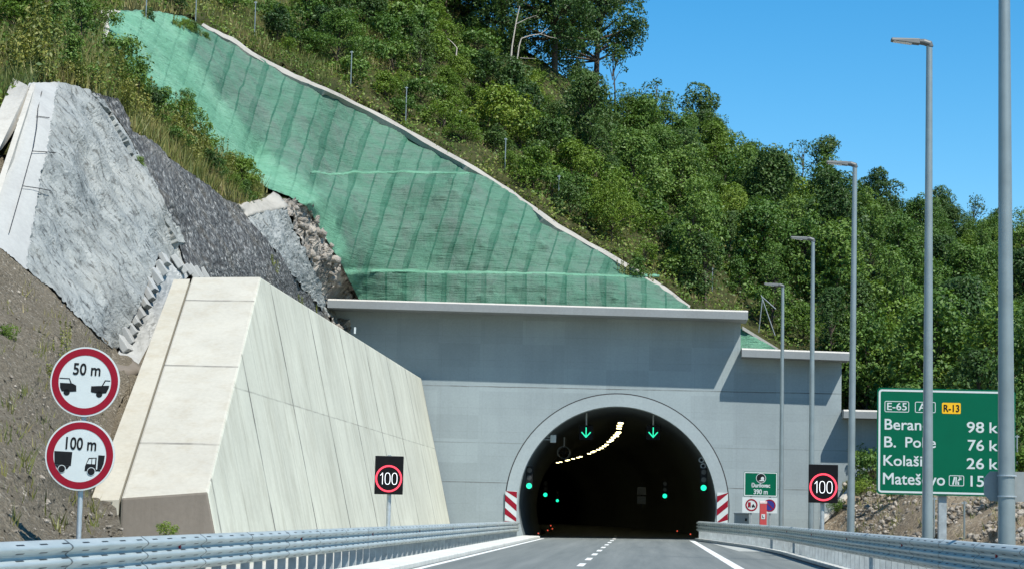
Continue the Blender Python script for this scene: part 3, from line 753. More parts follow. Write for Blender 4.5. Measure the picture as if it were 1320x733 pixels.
MB().tube([(0, -.1, 0), (0, .1, 0)], [.1, .1], 12).stroke([(-.3, 0), (.3, 0)], .08, -.02, .02).stroke([(0, -.3), (0, .3)], .08, -.02, .02).build('impeller', MAT['black'], o); MB().tube([(0, 0, .3), (0, 0, .9)], .05, 8).build('hanger', MAT['steel_dull'], o)
c = P(827, 638, YP + 25); o = empty('unlit_sign', tuple(map(float, c)), 'dim two-panel sign on the dark tunnel wall right of the lane line', 'sign')
MB().box(-.28, .28, 0, .1, .05, .55).box(-.28, .28, 0, .1, -.55, -.05).build('panel', simple('dim_grey', (.16, .17, .17), .6), o); MB().box(-.04, .04, .1, .16, -.8, .8).build('bracket', MAT['black'], o)
rp = None
for (px, py, Y) in ((694, 687, 122), (706, 683, 128), (710, 677, 131), (712, 681, 134), (873, 684, 130), (890, 688, 121.5)):
    c = P(px, py, Y); z = max(c[2], gz(c[0]) + .05)
    if rp is None:
        o = empty('road_marker', (float(c[0]), float(c[1]), float(z)), 'tiny red glowing marker at the foot of the tunnel wall', 'marker light', 'red markers at the tunnel wall'); rp = o
        MB().box(-.07, .07, 0, .1, -.05, .07).build('housing', MAT['black'], o); MB().disc(0, .01, .04, -.01, 0, 12).build('lens', MAT['dot_red'], o)
    else: o = dup(rp); o.location = (float(c[0]), float(c[1]), float(z))

# striped boards on the portal
def stripes(pxa, pxb, pya, pyb, lean, label):
    a = P(pxa, pya, YP - .12); b = P(pxb, pyb, YP - .12); w, h = abs(b[0] - a[0]), abs(a[2] - b[2])
    o = empty('striped_board', (float(a[0]), YP - .12, float(b[2])), label, 'marker board', 'red and white boards on the portal')
    MB().box(0, w, 0, .04, 0, h).build('board', MAT['white'], o)
    m = MB(); n = 3; pit = h / 2.35
    for i in range(-1, 4):
        z0 = h - 0.12 * h - i * pit
        pl = [(0, z0), (w, z0 - lean * w * 0.85), (w, z0 - lean * w * 0.85 - pit * .5), (0, z0 - pit * .5)]
        pl = [(x, min(h, max(0, z))) for x, z in pl]
        if max(z for _, z in pl) - min(z for _, z in pl) < .02: continue
        m.prism(pl, -.006, 0)
    m.build('stripe', MAT['red'], o)
stripes(651.5, 665.5, 632, 672, 1, 'red and white striped board at the left foot of the tunnel arch')
stripes(924.5, 938, 634, 674, -1, 'red and white striped board at the right foot of the tunnel arch')

# ------------------------------------------------------------------ lamp posts
def lamp_post(px, pyb, Y, toppx, toppy, rb, rt, head, label, off_frame=False):
    b = P(px, pyb, Y); t = P(toppx, toppy, Y); o = empty('lamp_post', (float(b[0]), Y, gz(b[0]) - .1), label, 'street lamp', 'lamp posts behind the right barrier')
    h = float(t[2] - o.location.z); dx = float(t[0] - b[0])
    MB().tube([(0, 0, 0), (0, 0, .5), (dx * .5, 0, h * .5), (dx, 0, h)], [rb, rb, (rb + rt) / 2, rt], 18).build('pole', MAT['pole'], o, smooth=True)
    MB().box(-.2, .2, -.2, .2, 0, .03).build('base_plate', MAT['steel_dull'], o)
    m = MB(); L = head
    m.tube([(dx + .02, 0, h - .06), (dx, 0, h + .02), (dx - .12, 0, h + .06), (dx - .28, 0, h + .07)], [rt * 1.15, rt * 1.2, rt * 1.1, rt * .9], 12)
    m.add([(dx - .22, -.11, h + .0), (dx - .22, .11, h + .0), (dx - .22, .09, h + .13), (dx - .22, -.09, h + .13),
           (dx - L, -.13, h + .075), (dx - L, .13, h + .075), (dx - L, .11, h + .14), (dx - L, -.11, h + .14)],
          [(0, 3, 2, 1), (4, 5, 6, 7), (0, 1, 5, 4), (1, 2, 6, 5), (2, 3, 7, 6), (3, 0, 4, 7)])
    hd = m.build('luminaire', MAT['headgrey'], o, bevel=.015)
    l = MB(); l.add([(dx - .40, -.09, h + .016 - .01), (dx - .40, .09, h + .016 - .01), (dx - L + .05, .1, h + .062), (dx - L + .05, -.1, h + .062), (dx - .40, -.09, h + .04), (dx - .40, .09, h + .04), (dx - L + .05, .1, h + .09), (dx - L + .05, -.1, h + .09)],
                    [(0, 1, 2, 3), (4, 7, 6, 5), (0, 4, 5, 1), (1, 5, 6, 2), (2, 6, 7, 3), (3, 7, 4, 0)])
    l.build('lens', MAT['lens'], hd)
    return o
lp1 = lamp_post(1298, 697, 36.0, 1294, -160, .145, .085, .9, 'thickest lamp post, rising out of the picture with a grey plate strapped to it')
lamp_post(1195.5, 690, 49.3, 1198, 58, .125, .07, .86, 'tall lamp post standing in front of the large green sign')
lamp_post(1096.5, 682, 66.7, 1102, 214, .12, .07, .86, 'lamp post just left of the large green sign')
lamp_post(1045.5, 676, 84.6, 1048, 310, .12, .07, .86, 'lamp post behind the black speed sign on the right')
lamp_post(1007, 672, 101.7, 1009, 369, .115, .07, .86, 'shortest looking lamp post beside the small green tunnel sign')
# plate strapped to the nearest lamp post
a = P(1268, 645, 36.2); b = P(1331, 608, 36.2); w, h = b[0] - a[0], b[2] - a[2]
o = empty('grey_plate', (float(a[0]), 36.17, float(a[2])), 'back of an eight-sided grey sign strapped to the thickest lamp post', 'sign')
c = 0.11
MB().prism([(0, c), (c * .9, 0), (w - c, 0), (w, c), (w, h - c), (w - c, h), (c * .9, h), (0, h - c)], .0, .015).build('plate', simple('plate_grey', (.25, .28, .28), .55, .2), o)
cx = float(P(1298, 640, 36.0)[0] - a[0]); st = MB()
for z in (.08, h - .07): st.annulus(0, 0, .142, .156, z - .012, z + .012, 24)
st.v = [(x + cx, z - .17, y) for x, y, z in st.v]; st.build('strap', MAT['steel'], o)

# ------------------------------------------------------------------ signs
def sym(mb, pts, cx, cy, R_, y0, y1, s): mb.prism([((x - cx) / R_ * s, -(y - cy) / R_ * s) for x, y in pts], y0, y1)
def circ(mb, x, y, r, cx, cy, R_, y0, y1, s): mb.disc((x - cx) / R_ * s, -(y - cy) / R_ * s, r / R_ * s, y0, y1, 24)
YS = 31.0
c1 = P(109.5, 491.5, YS); c2 = P(103, 586.5, YS)
s1 = 45.5 / F * YS
lean = math.atan2(c1[0] - c2[0], c1[2] - c2[2])
def round_sign(c, label, words, box, draw):
    o = empty('road_sign', tuple(map(float, c)), label, 'road sign', 'round red-ringed signs on the leaning post'); o.rotation_euler = (0, lean + R(.6), R(3))
    d = MB(); d.disc(0, 0, s1, 0, .025, 56); d.build('panel', MAT['white'], o)
    MB().annulus(0, 0, s1 * .76, s1 * .955, -.004, .002, 64).build('red_ring', MAT['red'], o)
    t = MB(); x0, x1, y0, y1, cx, cy, R_ = box; text(t, words, (x0 - cx) / R_ * s1, (x1 - cx) / R_ * s1, -(y1 - cy) / R_ * s1, -(y0 - cy) / R_ * s1, -.004, .0035)
    t.build('lettering', MAT['black'], o)
    for fn in draw:
        v = MB(); w = MB(); fn(v, w); v.build('symbol', MAT['black'], o)
        if w.v: w.build('symbol_detail', MAT['white'], o)
    MB().box(-.35 * s1, .35 * s1, .026, .05, .3 * s1, .36 * s1).box(-.35 * s1, .35 * s1, .026, .05, -.36 * s1, -.3 * s1).build('rear_rail', MAT['steel_dull'], o)
def car_a(v, w):
    a = (220, 192, 166, -.004, 0, s1)
    sym(v, [(102, 203), (162, 203), (180, 212), (183, 240), (158, 243), (152, 243), (122, 243), (113, 243), (104, 226)], *a)
    circ(v, 137, 247, 15, *a)
    for p in ([(98, 179), (146, 179), (146, 183), (98, 183)], [(142, 179), (146, 179), (158, 203), (152, 203)]): sym(v, p, *a)
def car_b(v, w):
    a = (220, 192, 166, -.004, 0, s1)
    sym(v, [(252, 211), (338, 203), (336, 216), (326, 240), (310, 243), (276, 243), (256, 240), (252, 236)], *a); circ(v, 293, 248, 15, *a)
    for p in ([(316, 179), (341, 179), (341, 183), (316, 183)], [(302, 206), (315, 179), (320, 181), (308, 206)]): sym(v, p, *a)
def truck_a(v, w):
    a = (197, 535, 166, -.004, 0, s1); b = (197, 535, 166, -.008, -.004, s1)
    sym(v, [(74, 520), (160, 520), (158, 586), (80, 584)], *a); sym(v, [(82, 586), (152, 586), (142, 602), (96, 602)], *a)
    circ(w, 116, 603, 19, *b); circ(v, 116, 603, 16, 197, 535, 166, -.012, -.008, s1)
def truck_b(v, w):
    a = (197, 535, 166, -.004, 0, s1); b = (197, 535, 166, -.008, -.004, s1)
    sym(v, [(225, 606), (226, 582), (240, 543), (278, 540), (278, 606)], *a); sym(v, [(285, 528), (316, 528), (313, 566), (304, 594), (285, 596)], *a)
    sym(v, [(270, 596), (300, 596), (300, 604), (270, 604)], *a)
    sym(w, [(233, 572), (243, 549), (254, 547), (254, 572)], *b); sym(w, [(258, 572), (258, 547), (272, 545), (272, 572)], *b)
    circ(w, 257, 607, 20, *b); circ(v, 257, 607, 17, 197, 535, 166, -.012, -.008, s1)
round_sign(c1, 'round red-ringed sign reading 50 m with two black cars', '50 m', (161, 290, 105, 160, 220, 192, 166), (car_a, car_b))
round_sign(c2, 'round red-ringed sign reading 100 m with two black trucks', '100 m', (127, 271, 450, 508, 197, 535, 166), (truck_a, truck_b))
pt = P(112, 452, YS + .09); pb = P(101, 700, YS + .09)
o = empty('sign_post', tuple(map(float, pb)), 'leaning steel post behind the left barrier that holds two round signs', 'post')
dv = (pt - pb); dv = dv * (1 + 0.72 / dv[2])
MB().tube([(-dv[0] * .2, 0, -dv[2] * .2), (dv[0], 0, dv[2] - .8)], .036, 14).build('tube', MAT['steel'], o, smooth=True)
MB().tube([(dv[0], 0, dv[2] - .8), (dv[0], 0, dv[2] - .77)], .04, 14).build('cap', MAT['black'], o)

def led_sign(px0, px1, py0, py1, Y, label, ppx, pyb):
    a = P(px0, py1, Y); b = P(px1, py0, Y); w, h = float(b[0] - a[0]), float(b[2] - a[2])
    o = empty('speed_sign', (float(a[0] + w / 2), Y, gz(a[0]) - .1), label, 'speed sign', 'black lit speed signs'); z0 = float(a[2]) - o.location.z
    MB().box(-w / 2, w / 2, 0, .16, z0, z0 + h).build('panel', MAT['ledblack'], o, bevel=.015)
    cz_ = z0 + h * .41; r = w * .475
    MB().annulus(0, cz_, r * .87, r, -.012, .002, 56).build('red_ring', MAT['led_red'], o)
    d = MB(); hh = r * .42; sw = r * .042
    d = MB(); d.stroke([(-r * .62, cz_ + hh * .55), (-r * .46, cz_ + hh), (-r * .46, cz_ - hh)], sw, -.012, 0); d.build('digit', MAT['led_white'], o)
    for q in (-.08, .44):
        e = [(r * q + r * .19 * math.copysign(abs(math.cos(t)) ** .75, math.cos(t)), cz_ + hh * math.copysign(abs(math.sin(t)) ** .75, math.sin(t))) for t in np.linspace(0, 2 * math.pi, 33)]
        d = MB(); d.stroke(e, sw, -.012, 0); d.build('digit', MAT['led_white'], o)
    p = P(ppx, pyb, Y + .12); q = float(p[0] - o.location.x)
    MB().tube([(q, .22, 0), (q, .22, z0 + h * .9)], .075, 14).build('post', MAT['steel'], o, smooth=True)
    MB().box(-w * .4, w * .4, .16, .2, z0 + h * .2, z0 + h * .26).box(-w * .4, w * .4, .16, .2, z0 + h * .7, z0 + h * .76).build('rear_rail', MAT['steel_dull'], o)
    MB().prism([(-.08, z0 + h), (.08, z0 + h), (.05, z0 + h + .04), (-.05, z0 + h + .04)], .04, .1).build('sensor', MAT['steel_dull'], o)
led_sign(482.3, 520, 587.5, 636, 75, 'black lit sign reading 100 in front of the pale retaining wall', 500, 672)
led_sign(1042.3, 1080.5, 598.5, 647, 75, 'black lit sign reading 100 behind the right-hand barrier near the lamp posts', 1060, 680)

# large direction sign
YB = 70.0
q0 = P(1130, 636, YB); q1 = P(1309, 503, YB)
BW, BH = float(q1[0] - q0[0]), float(P(1130, 499, YB)[2] - q0[2])
big = empty('direction_sign', (float(q0[0] + BW / 2), YB, gz(10) - .2), 'large green direction sign listing four towns with distances', 'road sign')
z0 = float(q0[2]) - big.location.z
def bx(u): return -BW / 2 + BW * u
def bz(v): return z0 + BH * (1 - v)
def rrect(x0, x1, za, zb, r, n=6):
    out = []
    for (cx, cz_, a0) in ((x1 - r, zb - r, 0), (x0 + r, zb - r, 90), (x0 + r, za + r, 180), (x1 - r, za + r, 270)):
        out += [(cx + r * math.cos(R(a0 + 90 * i / n)), cz_ + r * math.sin(R(a0 + 90 * i / n))) for i in range(n + 1)]
    return out
def frame(mb, x0, x1, za, zb, r, t, y0, y1):
    a = rrect(x0, x1, za, zb, r); b = rrect(x0 + t, x1 - t, za + t, zb - t, max(.001, r - t)); n = len(a)
    mb.add([(x, y0, z) for x, z in a] + [(x, y0, z) for x, z in b] + [(x, y1, z) for x, z in a] + [(x, y1, z) for x, z in b],
           sum([[(i, (i + 1) % n, (i + 1) % n + n, i + n), (i, i + 2 * n, (i + 1) % n + 2 * n, (i + 1) % n), (i + n, (i + 1) % n + n, (i + 1) % n + 3 * n, i + 3 * n)] for i in range(n)], []))
MB().prism(rrect(bx(0), bx(1), bz(1), bz(0), .12), 0, .05).build('panel', MAT['green'], big)
m = MB(); frame(m, bx(.010), bx(.990), bz(.985), bz(.015), .11, .06, -.006, .001); m.build('border', MAT['white'], big)
# positions read off the sign: u over 846 px of width, v over 640 px of height (top-left = 45,38)
U = lambda x: bx((x - 45) / 848.0); V = lambda y: bz((y - 38) / 640.0)
def brow(y, x):                               # rows slope slightly in the photo, undo it
    return V(y - (x - 90) * 0.024)
def put(s, x0, x1, y0, y1, b=.006):
    mid = 90
    sh = (x0 - 90) * 0.022
    tx = MB(); text(tx, s, U(x0), U(x1), V(y1 - sh), V(y0 - sh), -.004, b); tx.build('lettering', MAT['white'], big)
put('Berane', 92, 366, 226, 290); put('B.', 90, 160, 332, 396); put('Polje', 220, 405, 336, 416)
put('Kolašin', 86, 372, 444, 506); put('Mateševo', 84, 462, 550, 618)
put('98', 596, 700, 244, 308); put('km', 735, 860, 248, 310); put('76', 602, 700, 352, 416); put('km', 735, 860, 356, 418)
put('26', 596, 700, 462, 526); put('km', 735, 860, 466, 528); put('15', 620, 700, 568, 632); put('km', 735, 860, 574, 634)
put('E-65', 106, 226, 128, 172, .004); put('A-1', 300, 385, 132, 176, .004)
for (x0, x1, y0, y1) in ((90, 241, 117, 184), (277, 404, 122, 188), (487, 580, 564, 628)):
    fr = MB(); sh = (x0 - 90) * .022; frame(fr, U(x0), U(x1), V(y1 - sh), V(y0 - sh), .05, .022, -.005, .001); fr.build('badge_frame', MAT['white'], big)
sh = (443 - 90) * .022
MB().prism(rrect(U(443), U(558), V(194 - sh), V(128 - sh), .04), -.006, .001).build('yellow_badge', MAT['yellow'], big)
t = MB(); text(t, 'R-13', U(454), U(548), V(182 - sh), V(140 - sh), -.012, .005); t.build('badge_lettering', MAT['black'], big)
ex = MB(); sh = (487 - 90) * .022
def es(pts, w): ex.stroke([(U(x), V(y - sh)) for x, y in pts], w, -.006, 0)
es([(512, 618), (522, 576)], .05); es([(530, 618), (532, 576)], .04); es([(545, 618), (543, 598), (560, 576)], .05); es([(549, 574), (562, 574), (560, 590)], .03)
ex.build('exit_symbol', MAT['white'], big)
MB().box(-BW / 2 + .1, BW / 2 - .1, .05, .12, z0 + BH * .2, z0 + BH * .24).box(-BW / 2 + .1, BW / 2 - .1, .05, .12, z0 + BH * .75, z0 + BH * .79).build('rear_rail', MAT['steel_dull'], big)
for px in (1214.5, 1303):
    q = float(P(px, 680, YB + .2)[0] - big.location.x)
    MB().box(q - .13, q + .13, .12, .36, 0, z0 + BH * .9).build('post', MAT['steel_dull'], big, bevel=.02)

# small tunnel name sign
YT = 112.0
a = P(958.5, 639, YT); b = P(1002.5, 608, YT); w, h = float(b[0] - a[0]), float(b[2] - a[2])
nm = empty('tunnel_name_sign', (float(a[0] + w / 2), YT, gz(6) - .1), 'small green sign naming the tunnel above a white panel with two round symbols', 'road sign'); z0 = float(a[2]) - nm.location.z
MB().prism(rrect(-w / 2, w / 2, z0, z0 + h, .06), 0, .04).build('green_panel', MAT['green'], nm)
m = MB(); frame(m, -w / 2 + .02, w / 2 - .02, z0 + .02, z0 + h - .02, .05, .05, -.008, .001); m.build('border', MAT['white'], nm)
u = lambda x: -w / 2 + (x - 145) / (483 - 145) * w; v_ = lambda y: z0 + h - (y - 95) / (340 - 95) * h
t = MB(); text(t, 'Đurilovac', u(222), u(408), v_(248), v_(206), -.006, .008); text(t, '390 m', u(246), u(384), v_(316), v_(268), -.006, .008); t.build('lettering', MAT['white'], nm)
t = MB(); t.disc(u(317), v_(158), .23, -.008, 0, 32); t.build('symbol_disc', MAT['black'], nm)
t = MB(); t.disc(u(332), v_(160), .085, -.014, -.008, 20).prism([(u(290), v_(186)), (u(350), v_(186)), (u(348), v_(172)), (u(318), v_(172))], -.014, -.009); t.annulus(u(317), v_(158), .225, .25, -.012, -.004, 32); t.build('symbol', MAT['white'], nm)
vp = MB(); zz1 = z0 - .04; zz0 = zz1 - .78; vp.box(-w / 2 - .06, w / 2, 0, .035, zz0, zz1); vp.build('white_panel', MAT['white'], nm)
cyy = (zz0 + zz1) / 2
t = MB(); t.annulus(u(225), cyy, .235, .31, -.008, .001, 36).box(u(190), u(218), -.007, 0, cyy - .08, cyy + .14); t.build('red_symbol', MAT['red'], nm)
t = MB(); t.box(u(228), u(260), -.007, 0, cyy - .09, cyy - .02).disc(u(236), cyy - .1, .03, -.008, 0, 12).disc(u(254), cyy - .1, .03, -.008, 0, 12).prism([(u(234), cyy - .02), (u(252), cyy - .02), (u(248), cyy + .05), (u(238), cyy + .05)], -.007, 0).disc(u(196), cyy - .1, .03, -.008, 0, 12).disc(u(212), cyy - .1, .03, -.008, 0, 12); t.build('car_symbol', MAT['black'], nm)
t = MB(); t.disc(u(405), cyy, .31, -.008, 0, 36); t.build('blue_disc', MAT['blue'], nm)
t = MB(); t.annulus(u(405), cyy, .25, .31, -.014, -.008, 36); t.stroke([(u(405) - .18, cyy + .18), (u(405) + .18, cyy - .18)], .05, -.015, -.009); t.build('no_stopping_ring', MAT['red'], nm)
for q in (-w * .28, w * .28): MB().tube([(q, .09, 0), (q, .09, z0 + h * .9)], .045, 12).build('post', MAT['steel_dull'], nm, smooth=True)

# emergency phone post and the low cabinet
a = P(979, 674, 109); b = P(988.3, 645, 109); w = float(b[0] - a[0]); h = float(b[2] - gz(5.6))
o = empty('emergency_phone', (float(a[0] + w / 2), 109, gz(5.6) - .02), 'slim red emergency phone pillar with a white cap in front of the small green sign', 'emergency phone')
MB().box(-w / 2, w / 2, -w / 2, w / 2, h * .40, h - .12).build('body', MAT['redpaint'], o, bevel=.02); MB().box(-w / 2 - .01, w / 2 + .01, -w / 2 - .01, w / 2 + .01, h - .12, h).build('cap', simple('pale_pink_cap', (.62, .5, .48), .5), o, bevel=.015)
MB().box(-w / 2 + .01, w / 2 - .01, -w / 2 + .01, w / 2 - .01, 0, h * .40).build('base', MAT['red'], o)
MB().box(-.09, .09, -w / 2 - .01, -w / 2, h * .58, h * .58 + .24).build('sticker', MAT['white'], o)
MB().stroke([(-.03, h * .58 + .18), (-.03, h * .58 + .07), (.04, h * .58 + .07)], .03, -w / 2 - .016, -w / 2 - .01).build('phone_symbol', MAT['black'], o)
a = P(946.5, 680, 113); b = P(965.5, 662, 113)
o = empty('cabinet', (float(a[0]), 113, gz(5) - .02), 'low grey steel cabinet beside the right striped board', 'cabinet'); w = float(b[0] - a[0]); h = float(b[2]) - o.location.z
MB().box(0, w, 0, .35, 0, h).build('case', MAT['portal'], o, bevel=.02); MB().box(-.03, w + .03, -.04, .4, h, h + .05).build('lid', MAT['ring'], o); MB().box(w - .2, w - .1, -.02, 0, h * .75, h * .85).build('latch', MAT['black'], o)

# ------------------------------------------------------------------ hillside and slopes
SHOT = [(38, 107), (75, 106), (118, 116), (150, 152), (178, 200), (208, 258), (232, 316), (256, 346), (204, 330), (152, 448), (143, 449), (100, 408), (60, 368), (0, 320), (-200, 330), (-480, 340), (-480, 190), (-200, 200), (0, 232)]
SCREE = [(118, 116), (150, 128), (172, 168), (215, 200), (260, 236), (302, 262), (322, 288), (352, 320), (392, 372), (432, 415), (425, 430), (345, 385), (250, 372), (240, 340), (232, 316), (208, 258), (178, 200), (150, 152)]
ST2 = [(316, 277), (345, 272), (368, 272), (382, 300), (402, 340), (420, 378), (437, 416), (428, 416), (392, 372), (352, 322)]
ROCK = [(350, 250), (372, 258), (396, 258), (404, 270), (418, 300), (440, 335), (478, 390), (470, 425), (428, 425), (405, 345), (385, 305), (370, 272)]
FACE = [(236, 58), (262, 34), (300, 52), (335, 76), (380, 100), (420, 118), (500, 156), (600, 213), (660, 250), (720, 294), (800, 339), (860, 376), (896, 402), (896, 415), (476, 415), (462, 352), (430, 280), (404, 240), (360, 212), (322, 172), (286, 126), (262, 92)]
FLANK = [(140, 18), (160, 13), (200, 14), (240, 22), (262, 34), (236, 58), (262, 92), (286, 126), (322, 172), (360, 212), (404, 240), (430, 280), (462, 352), (476, 415), (470, 400), (438, 336), (412, 292), (396, 268), (372, 252), (344, 240), (318, 222), (288, 204), (232, 150), (176, 104), (158, 72), (142, 42)]
HILL = [(-520, 760), (-520, -150), (200, -170), (500, -120), (560, -30), (612, 22), (700, 80), (800, 150), (880, 190), (960, 232), (1040, 262), (1180, 292), (1320, 316), (1600, 350), (1620, 720), (1320, 708), (1056, 697), (1057, 669), (1075, 652), (1092, 633), (1088, 560), (1090, 470), (958, 470),
        (958, 425), (890, 412), (480, 412), (430, 425), (350, 385), (245, 372), (140, 660), (175, 740)]
def hdisp(p, q):
    return np.array([0, 0, 0.35 * fbm(p, 0.25)])
def hsel(c):
    x, y = c
    if x < 260 and y > 330: return 1
    if x < 10 and y > 200: return 1
    if x > 1050 and y > 632 - 0.0 * x + (8 * math.sin(x * .06)): return 2
    return 0
def hdepth(a):
    d = D(a); deep = np.zeros(len(a))
    for p_ in COVER: deep = np.maximum(deep, inside(a, p_) * 1.0)
    return d + 1.9 * deep
COVER = [SHOT, SCREE, ST2, ROCK, FACE, FLANK]
hill = region('hillside', HILL, 9, [MAT['hill'], MAT['dirt'], MAT['bank']], depth=hdepth, off=0.45, disp=hdisp, matsel=hsel)
tag(hill, kind='structure')
# crest falls away behind the skyline
bk = MB(); ridge = [p for p in HILL[1:14]]
fr_ = [P(x, y, D([(x, y)])[0] + .4) for x, y in ridge]; vs = [tuple(p) for p in fr_] + [(p[0] * 1.25, p[1] + 90, p[2] - 22) for p in fr_]; n = len(ridge)
bk.add(vs, [(i, i + 1, n + i + 1, n + i) for i in range(n - 1)]); tag(bk.build('far_hillside', MAT['hill']), kind='structure')

# brown earth bank near the left signs
def ddisp(p, q): return np.array([0, -.05, 1.0]) * (0.12 * fbm(p, 0.7) + .05 * fbm(p, 3.0, 3))
DIRT = [(-500, 750), (-500, 330), (-200, 326), (0, 318), (60, 366), (150, 450), (160, 480), (168, 490), (150, 535), (134, 590), (122, 625), (130, 646), (150, 655), (172, 735)]
o = region('earth_bank', DIRT, 3.2, MAT['dirt'], disp=ddisp, off=-0.3, edge_jit=1.0); tag(o, kind='structure')

# grey shotcrete face with the pale strip on its left
def sdisp(p, q):
    sc = np.linalg.norm(p - EYE) / F; c_, s_ = math.cos(R(57)), math.sin(R(57))
    al, ac = (q[0] * c_ + q[1] * s_) * sc, (-q[0] * s_ + q[1] * c_) * sc
    edge = 0.15 if q[0] < 74 - (q[1] - 110) * .17 else 1.0
    n = noise.fractal(Vector((al * .9, ac * 3.2, 0)), .8, 2.1, 5) * .10 + noise.fractal(Vector(p) * .35, 1, 2, 4) * .35 + noise.fractal(Vector((al * .5, ac * 1.1, 7)), 1, 2, 3) * .16
    return np.array([.6, -.6, .3]) * n * edge
def ssel(c):
    return 1 if c[0] < 74 - (c[1] - 110) * .17 else 0
o = region('shotcrete_slope', SHOT, 2.4, flow=57, mat=[MAT['shot'], MAT['shot_white']], disp=sdisp, matsel=ssel, off=-.3, edge_jit=.8, smooth=False)
tag(o, 'rough grey sprayed-concrete slope above the earth bank with a pale strip at its edge', 'slope facing')
crk = MB()
for pts in ([(54, 118), (50, 140), (46, 165), (42, 190), (36, 215), (30, 240), (24, 262), (12, 300)], [(42, 195), (58, 196), (74, 197)], [(30, 240), (50, 243), (66, 246)], [(48, 150), (64, 152)]):
    q = [P(x + random.uniform(-1.5, 1.5), y, D([(x, y)])[0] - .48) for x, y in pts]; crk.tube([tuple(a) for a in q], .014, 5)
o = crk.build('reinforcing_wire', MAT['dark']); tag(o, 'thin dark wires lying on the pale strip of the grey slope', 'wire')
# overhanging broken lower lip in shadow
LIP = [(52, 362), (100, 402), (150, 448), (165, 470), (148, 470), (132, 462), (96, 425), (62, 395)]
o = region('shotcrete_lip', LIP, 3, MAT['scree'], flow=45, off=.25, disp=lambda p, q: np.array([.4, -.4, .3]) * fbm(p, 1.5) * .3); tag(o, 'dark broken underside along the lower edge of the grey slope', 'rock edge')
# pale sprayed strip beside the row of blocks
PALE = [(206, 333), (222, 338), (252, 348), (236, 362), (205, 420), (176, 474), (160, 466), (152, 455), (175, 405)]
o = region('pale_slope_strip', PALE, 3, MAT['shot_white'], off=-.25, disp=lambda p, q: np.array([.3, -.5, .3]) * fbm(p, 1.2) * .22, smooth=False); tag(o, 'pale sprayed-concrete strip between the block row and the buff wall end', 'slope facing')
# row of blocks down the slope
bp = None
bl = [(157 + (212 - 157) * t, 447 - (447 - 338) * t) for t in np.linspace(0, 1, 11)] + [(226, 336), (233, 341), (241, 345), (249, 349), (256, 350), (262, 351)]
for i, (px, py) in enumerate(bl):
    py += -4 if i < 11 else 2; px += random.uniform(-1.5, 1.5)
    d = D([(px, py)])[0] - .42; c = P(px, py, d)
    if bp is None:
        m = MB(); m.box(-.105, .105, -.2, .25, -.27, .25); bp = m.build('concrete_block', MAT['shot_white'], None, bevel=.025); o = bp
        tag(o, 'stubby grey block stepping down the edge of the grey slope', 'concrete block', 'row of concrete blocks on the slope')
    else: o = bp.copy(); C.objects.link(o)
    o.location = tuple(map(float, c)); s = random.uniform(.8, 1.15); o.scale = (s, s * random.uniform(.8, 1.2), s)
    o.rotation_euler = (R(random.uniform(-12, 12)), R(-36 + random.uniform(-5, 5)), R(random.uniform(-6, 6) + (20 if i > 10 else 0)))
o = region('dark_slab', [(150, 458), (170, 463), (190, 476), (186, 480), (150, 476)], 4, MAT['darkconc'], off=-.6, solid=.3); tag(o, 'small dark slab at the foot of the block row', 'slab')

# concrete drain on the far left
DR1 = [(17, 101), (35, 110), (34, 118), (0, 190), (-60, 310), (-60, 200), (0, 140)]
DR2 = [(35, 122), (40, 108), (46, 108), (0, 250), (-60, 420), (-60, 360), (0, 226)]
dr = empty('drain_channel', tuple(map(float, P(0, 200, 65))), 'white concrete drain channel running down the far left edge of the slope', 'drain'); doff = np.array(dr.location)
for nm_, pl, of_ in (('channel_wall', DR1, -1.0), ('channel_rim', DR2, -.8)):
    o = region(nm_, pl, 5, MAT['whiteconc'], off=of_, solid=.35, smooth=False); o.parent = dr; o.matrix_parent_inverse = Matrix.Translation(-Vector(dr.location))

# dark scree under a wire net and the second grey strip
o = region('scree_slope', SCREE, 3.0, MAT['scree'], flow=62, off=-.05, edge_jit=.8, disp=lambda p, q: np.array([.5, -.5, .4]) * (fbm(p, .3) * .25 + fbm(p, 2.4, 3) * .05), smooth=False)
tag(o, 'dark grey netted stone slope behind the top of the pale wall', 'slope facing')
LEDGE = [(118, 116), (132, 128), (160, 165), (185, 205), (200, 240), (222, 280), (240, 312), (228, 312), (205, 262), (176, 204), (148, 154)]
o = region('grey_ledge', LEDGE, 3, MAT['shot'], flow=57, off=-.5, edge_jit=.8, disp=lambda p, q: np.array([.5, -.5, .4]) * fbm(p, .9) * .15, solid=.3, smooth=False); tag(o, 'narrow pale ledge between the grey slope and the dark stone slope', 'ledge')
o = region('netted_strip', ST2, 2.5, MAT['shot'], flow=60, off=-.35, disp=lambda p, q: np.array([.5, -.5, .3]) * fbm(p, 1.2) * .25, smooth=False); tag(o, 'light grey sprayed strip between dark stone slope and broken rock', 'slope facing')
o = region('ledge_slab', [(308, 264), (340, 256), (352, 248), (362, 254), (372, 266), (345, 272), (318, 278)], 3, MAT['edging'], off=-.55, disp=lambda p, q: np.array([.3, -.3, .5]) * fbm(p, 1.0) * .2, solid=.3); tag(o, 'pale concrete slab capping the light grey strip', 'slab')
def rdisp(p, q):
    v = noise.voronoi(Vector(p) * .9)[0]; w = noise.voronoi(Vector(p) * 2.2)[0]
    return np.array([.5, -.7, .4]) * ((v[1] - v[0]) * .9 + (w[1] - w[0]) * .4 - .3)
o = region('rock_outcrop', ROCK, 2.0, MAT['rock'], off=-.1, disp=rdisp, smooth=False); tag(o, 'broken grey rock face between the netting and the light grey strip', 'rock')

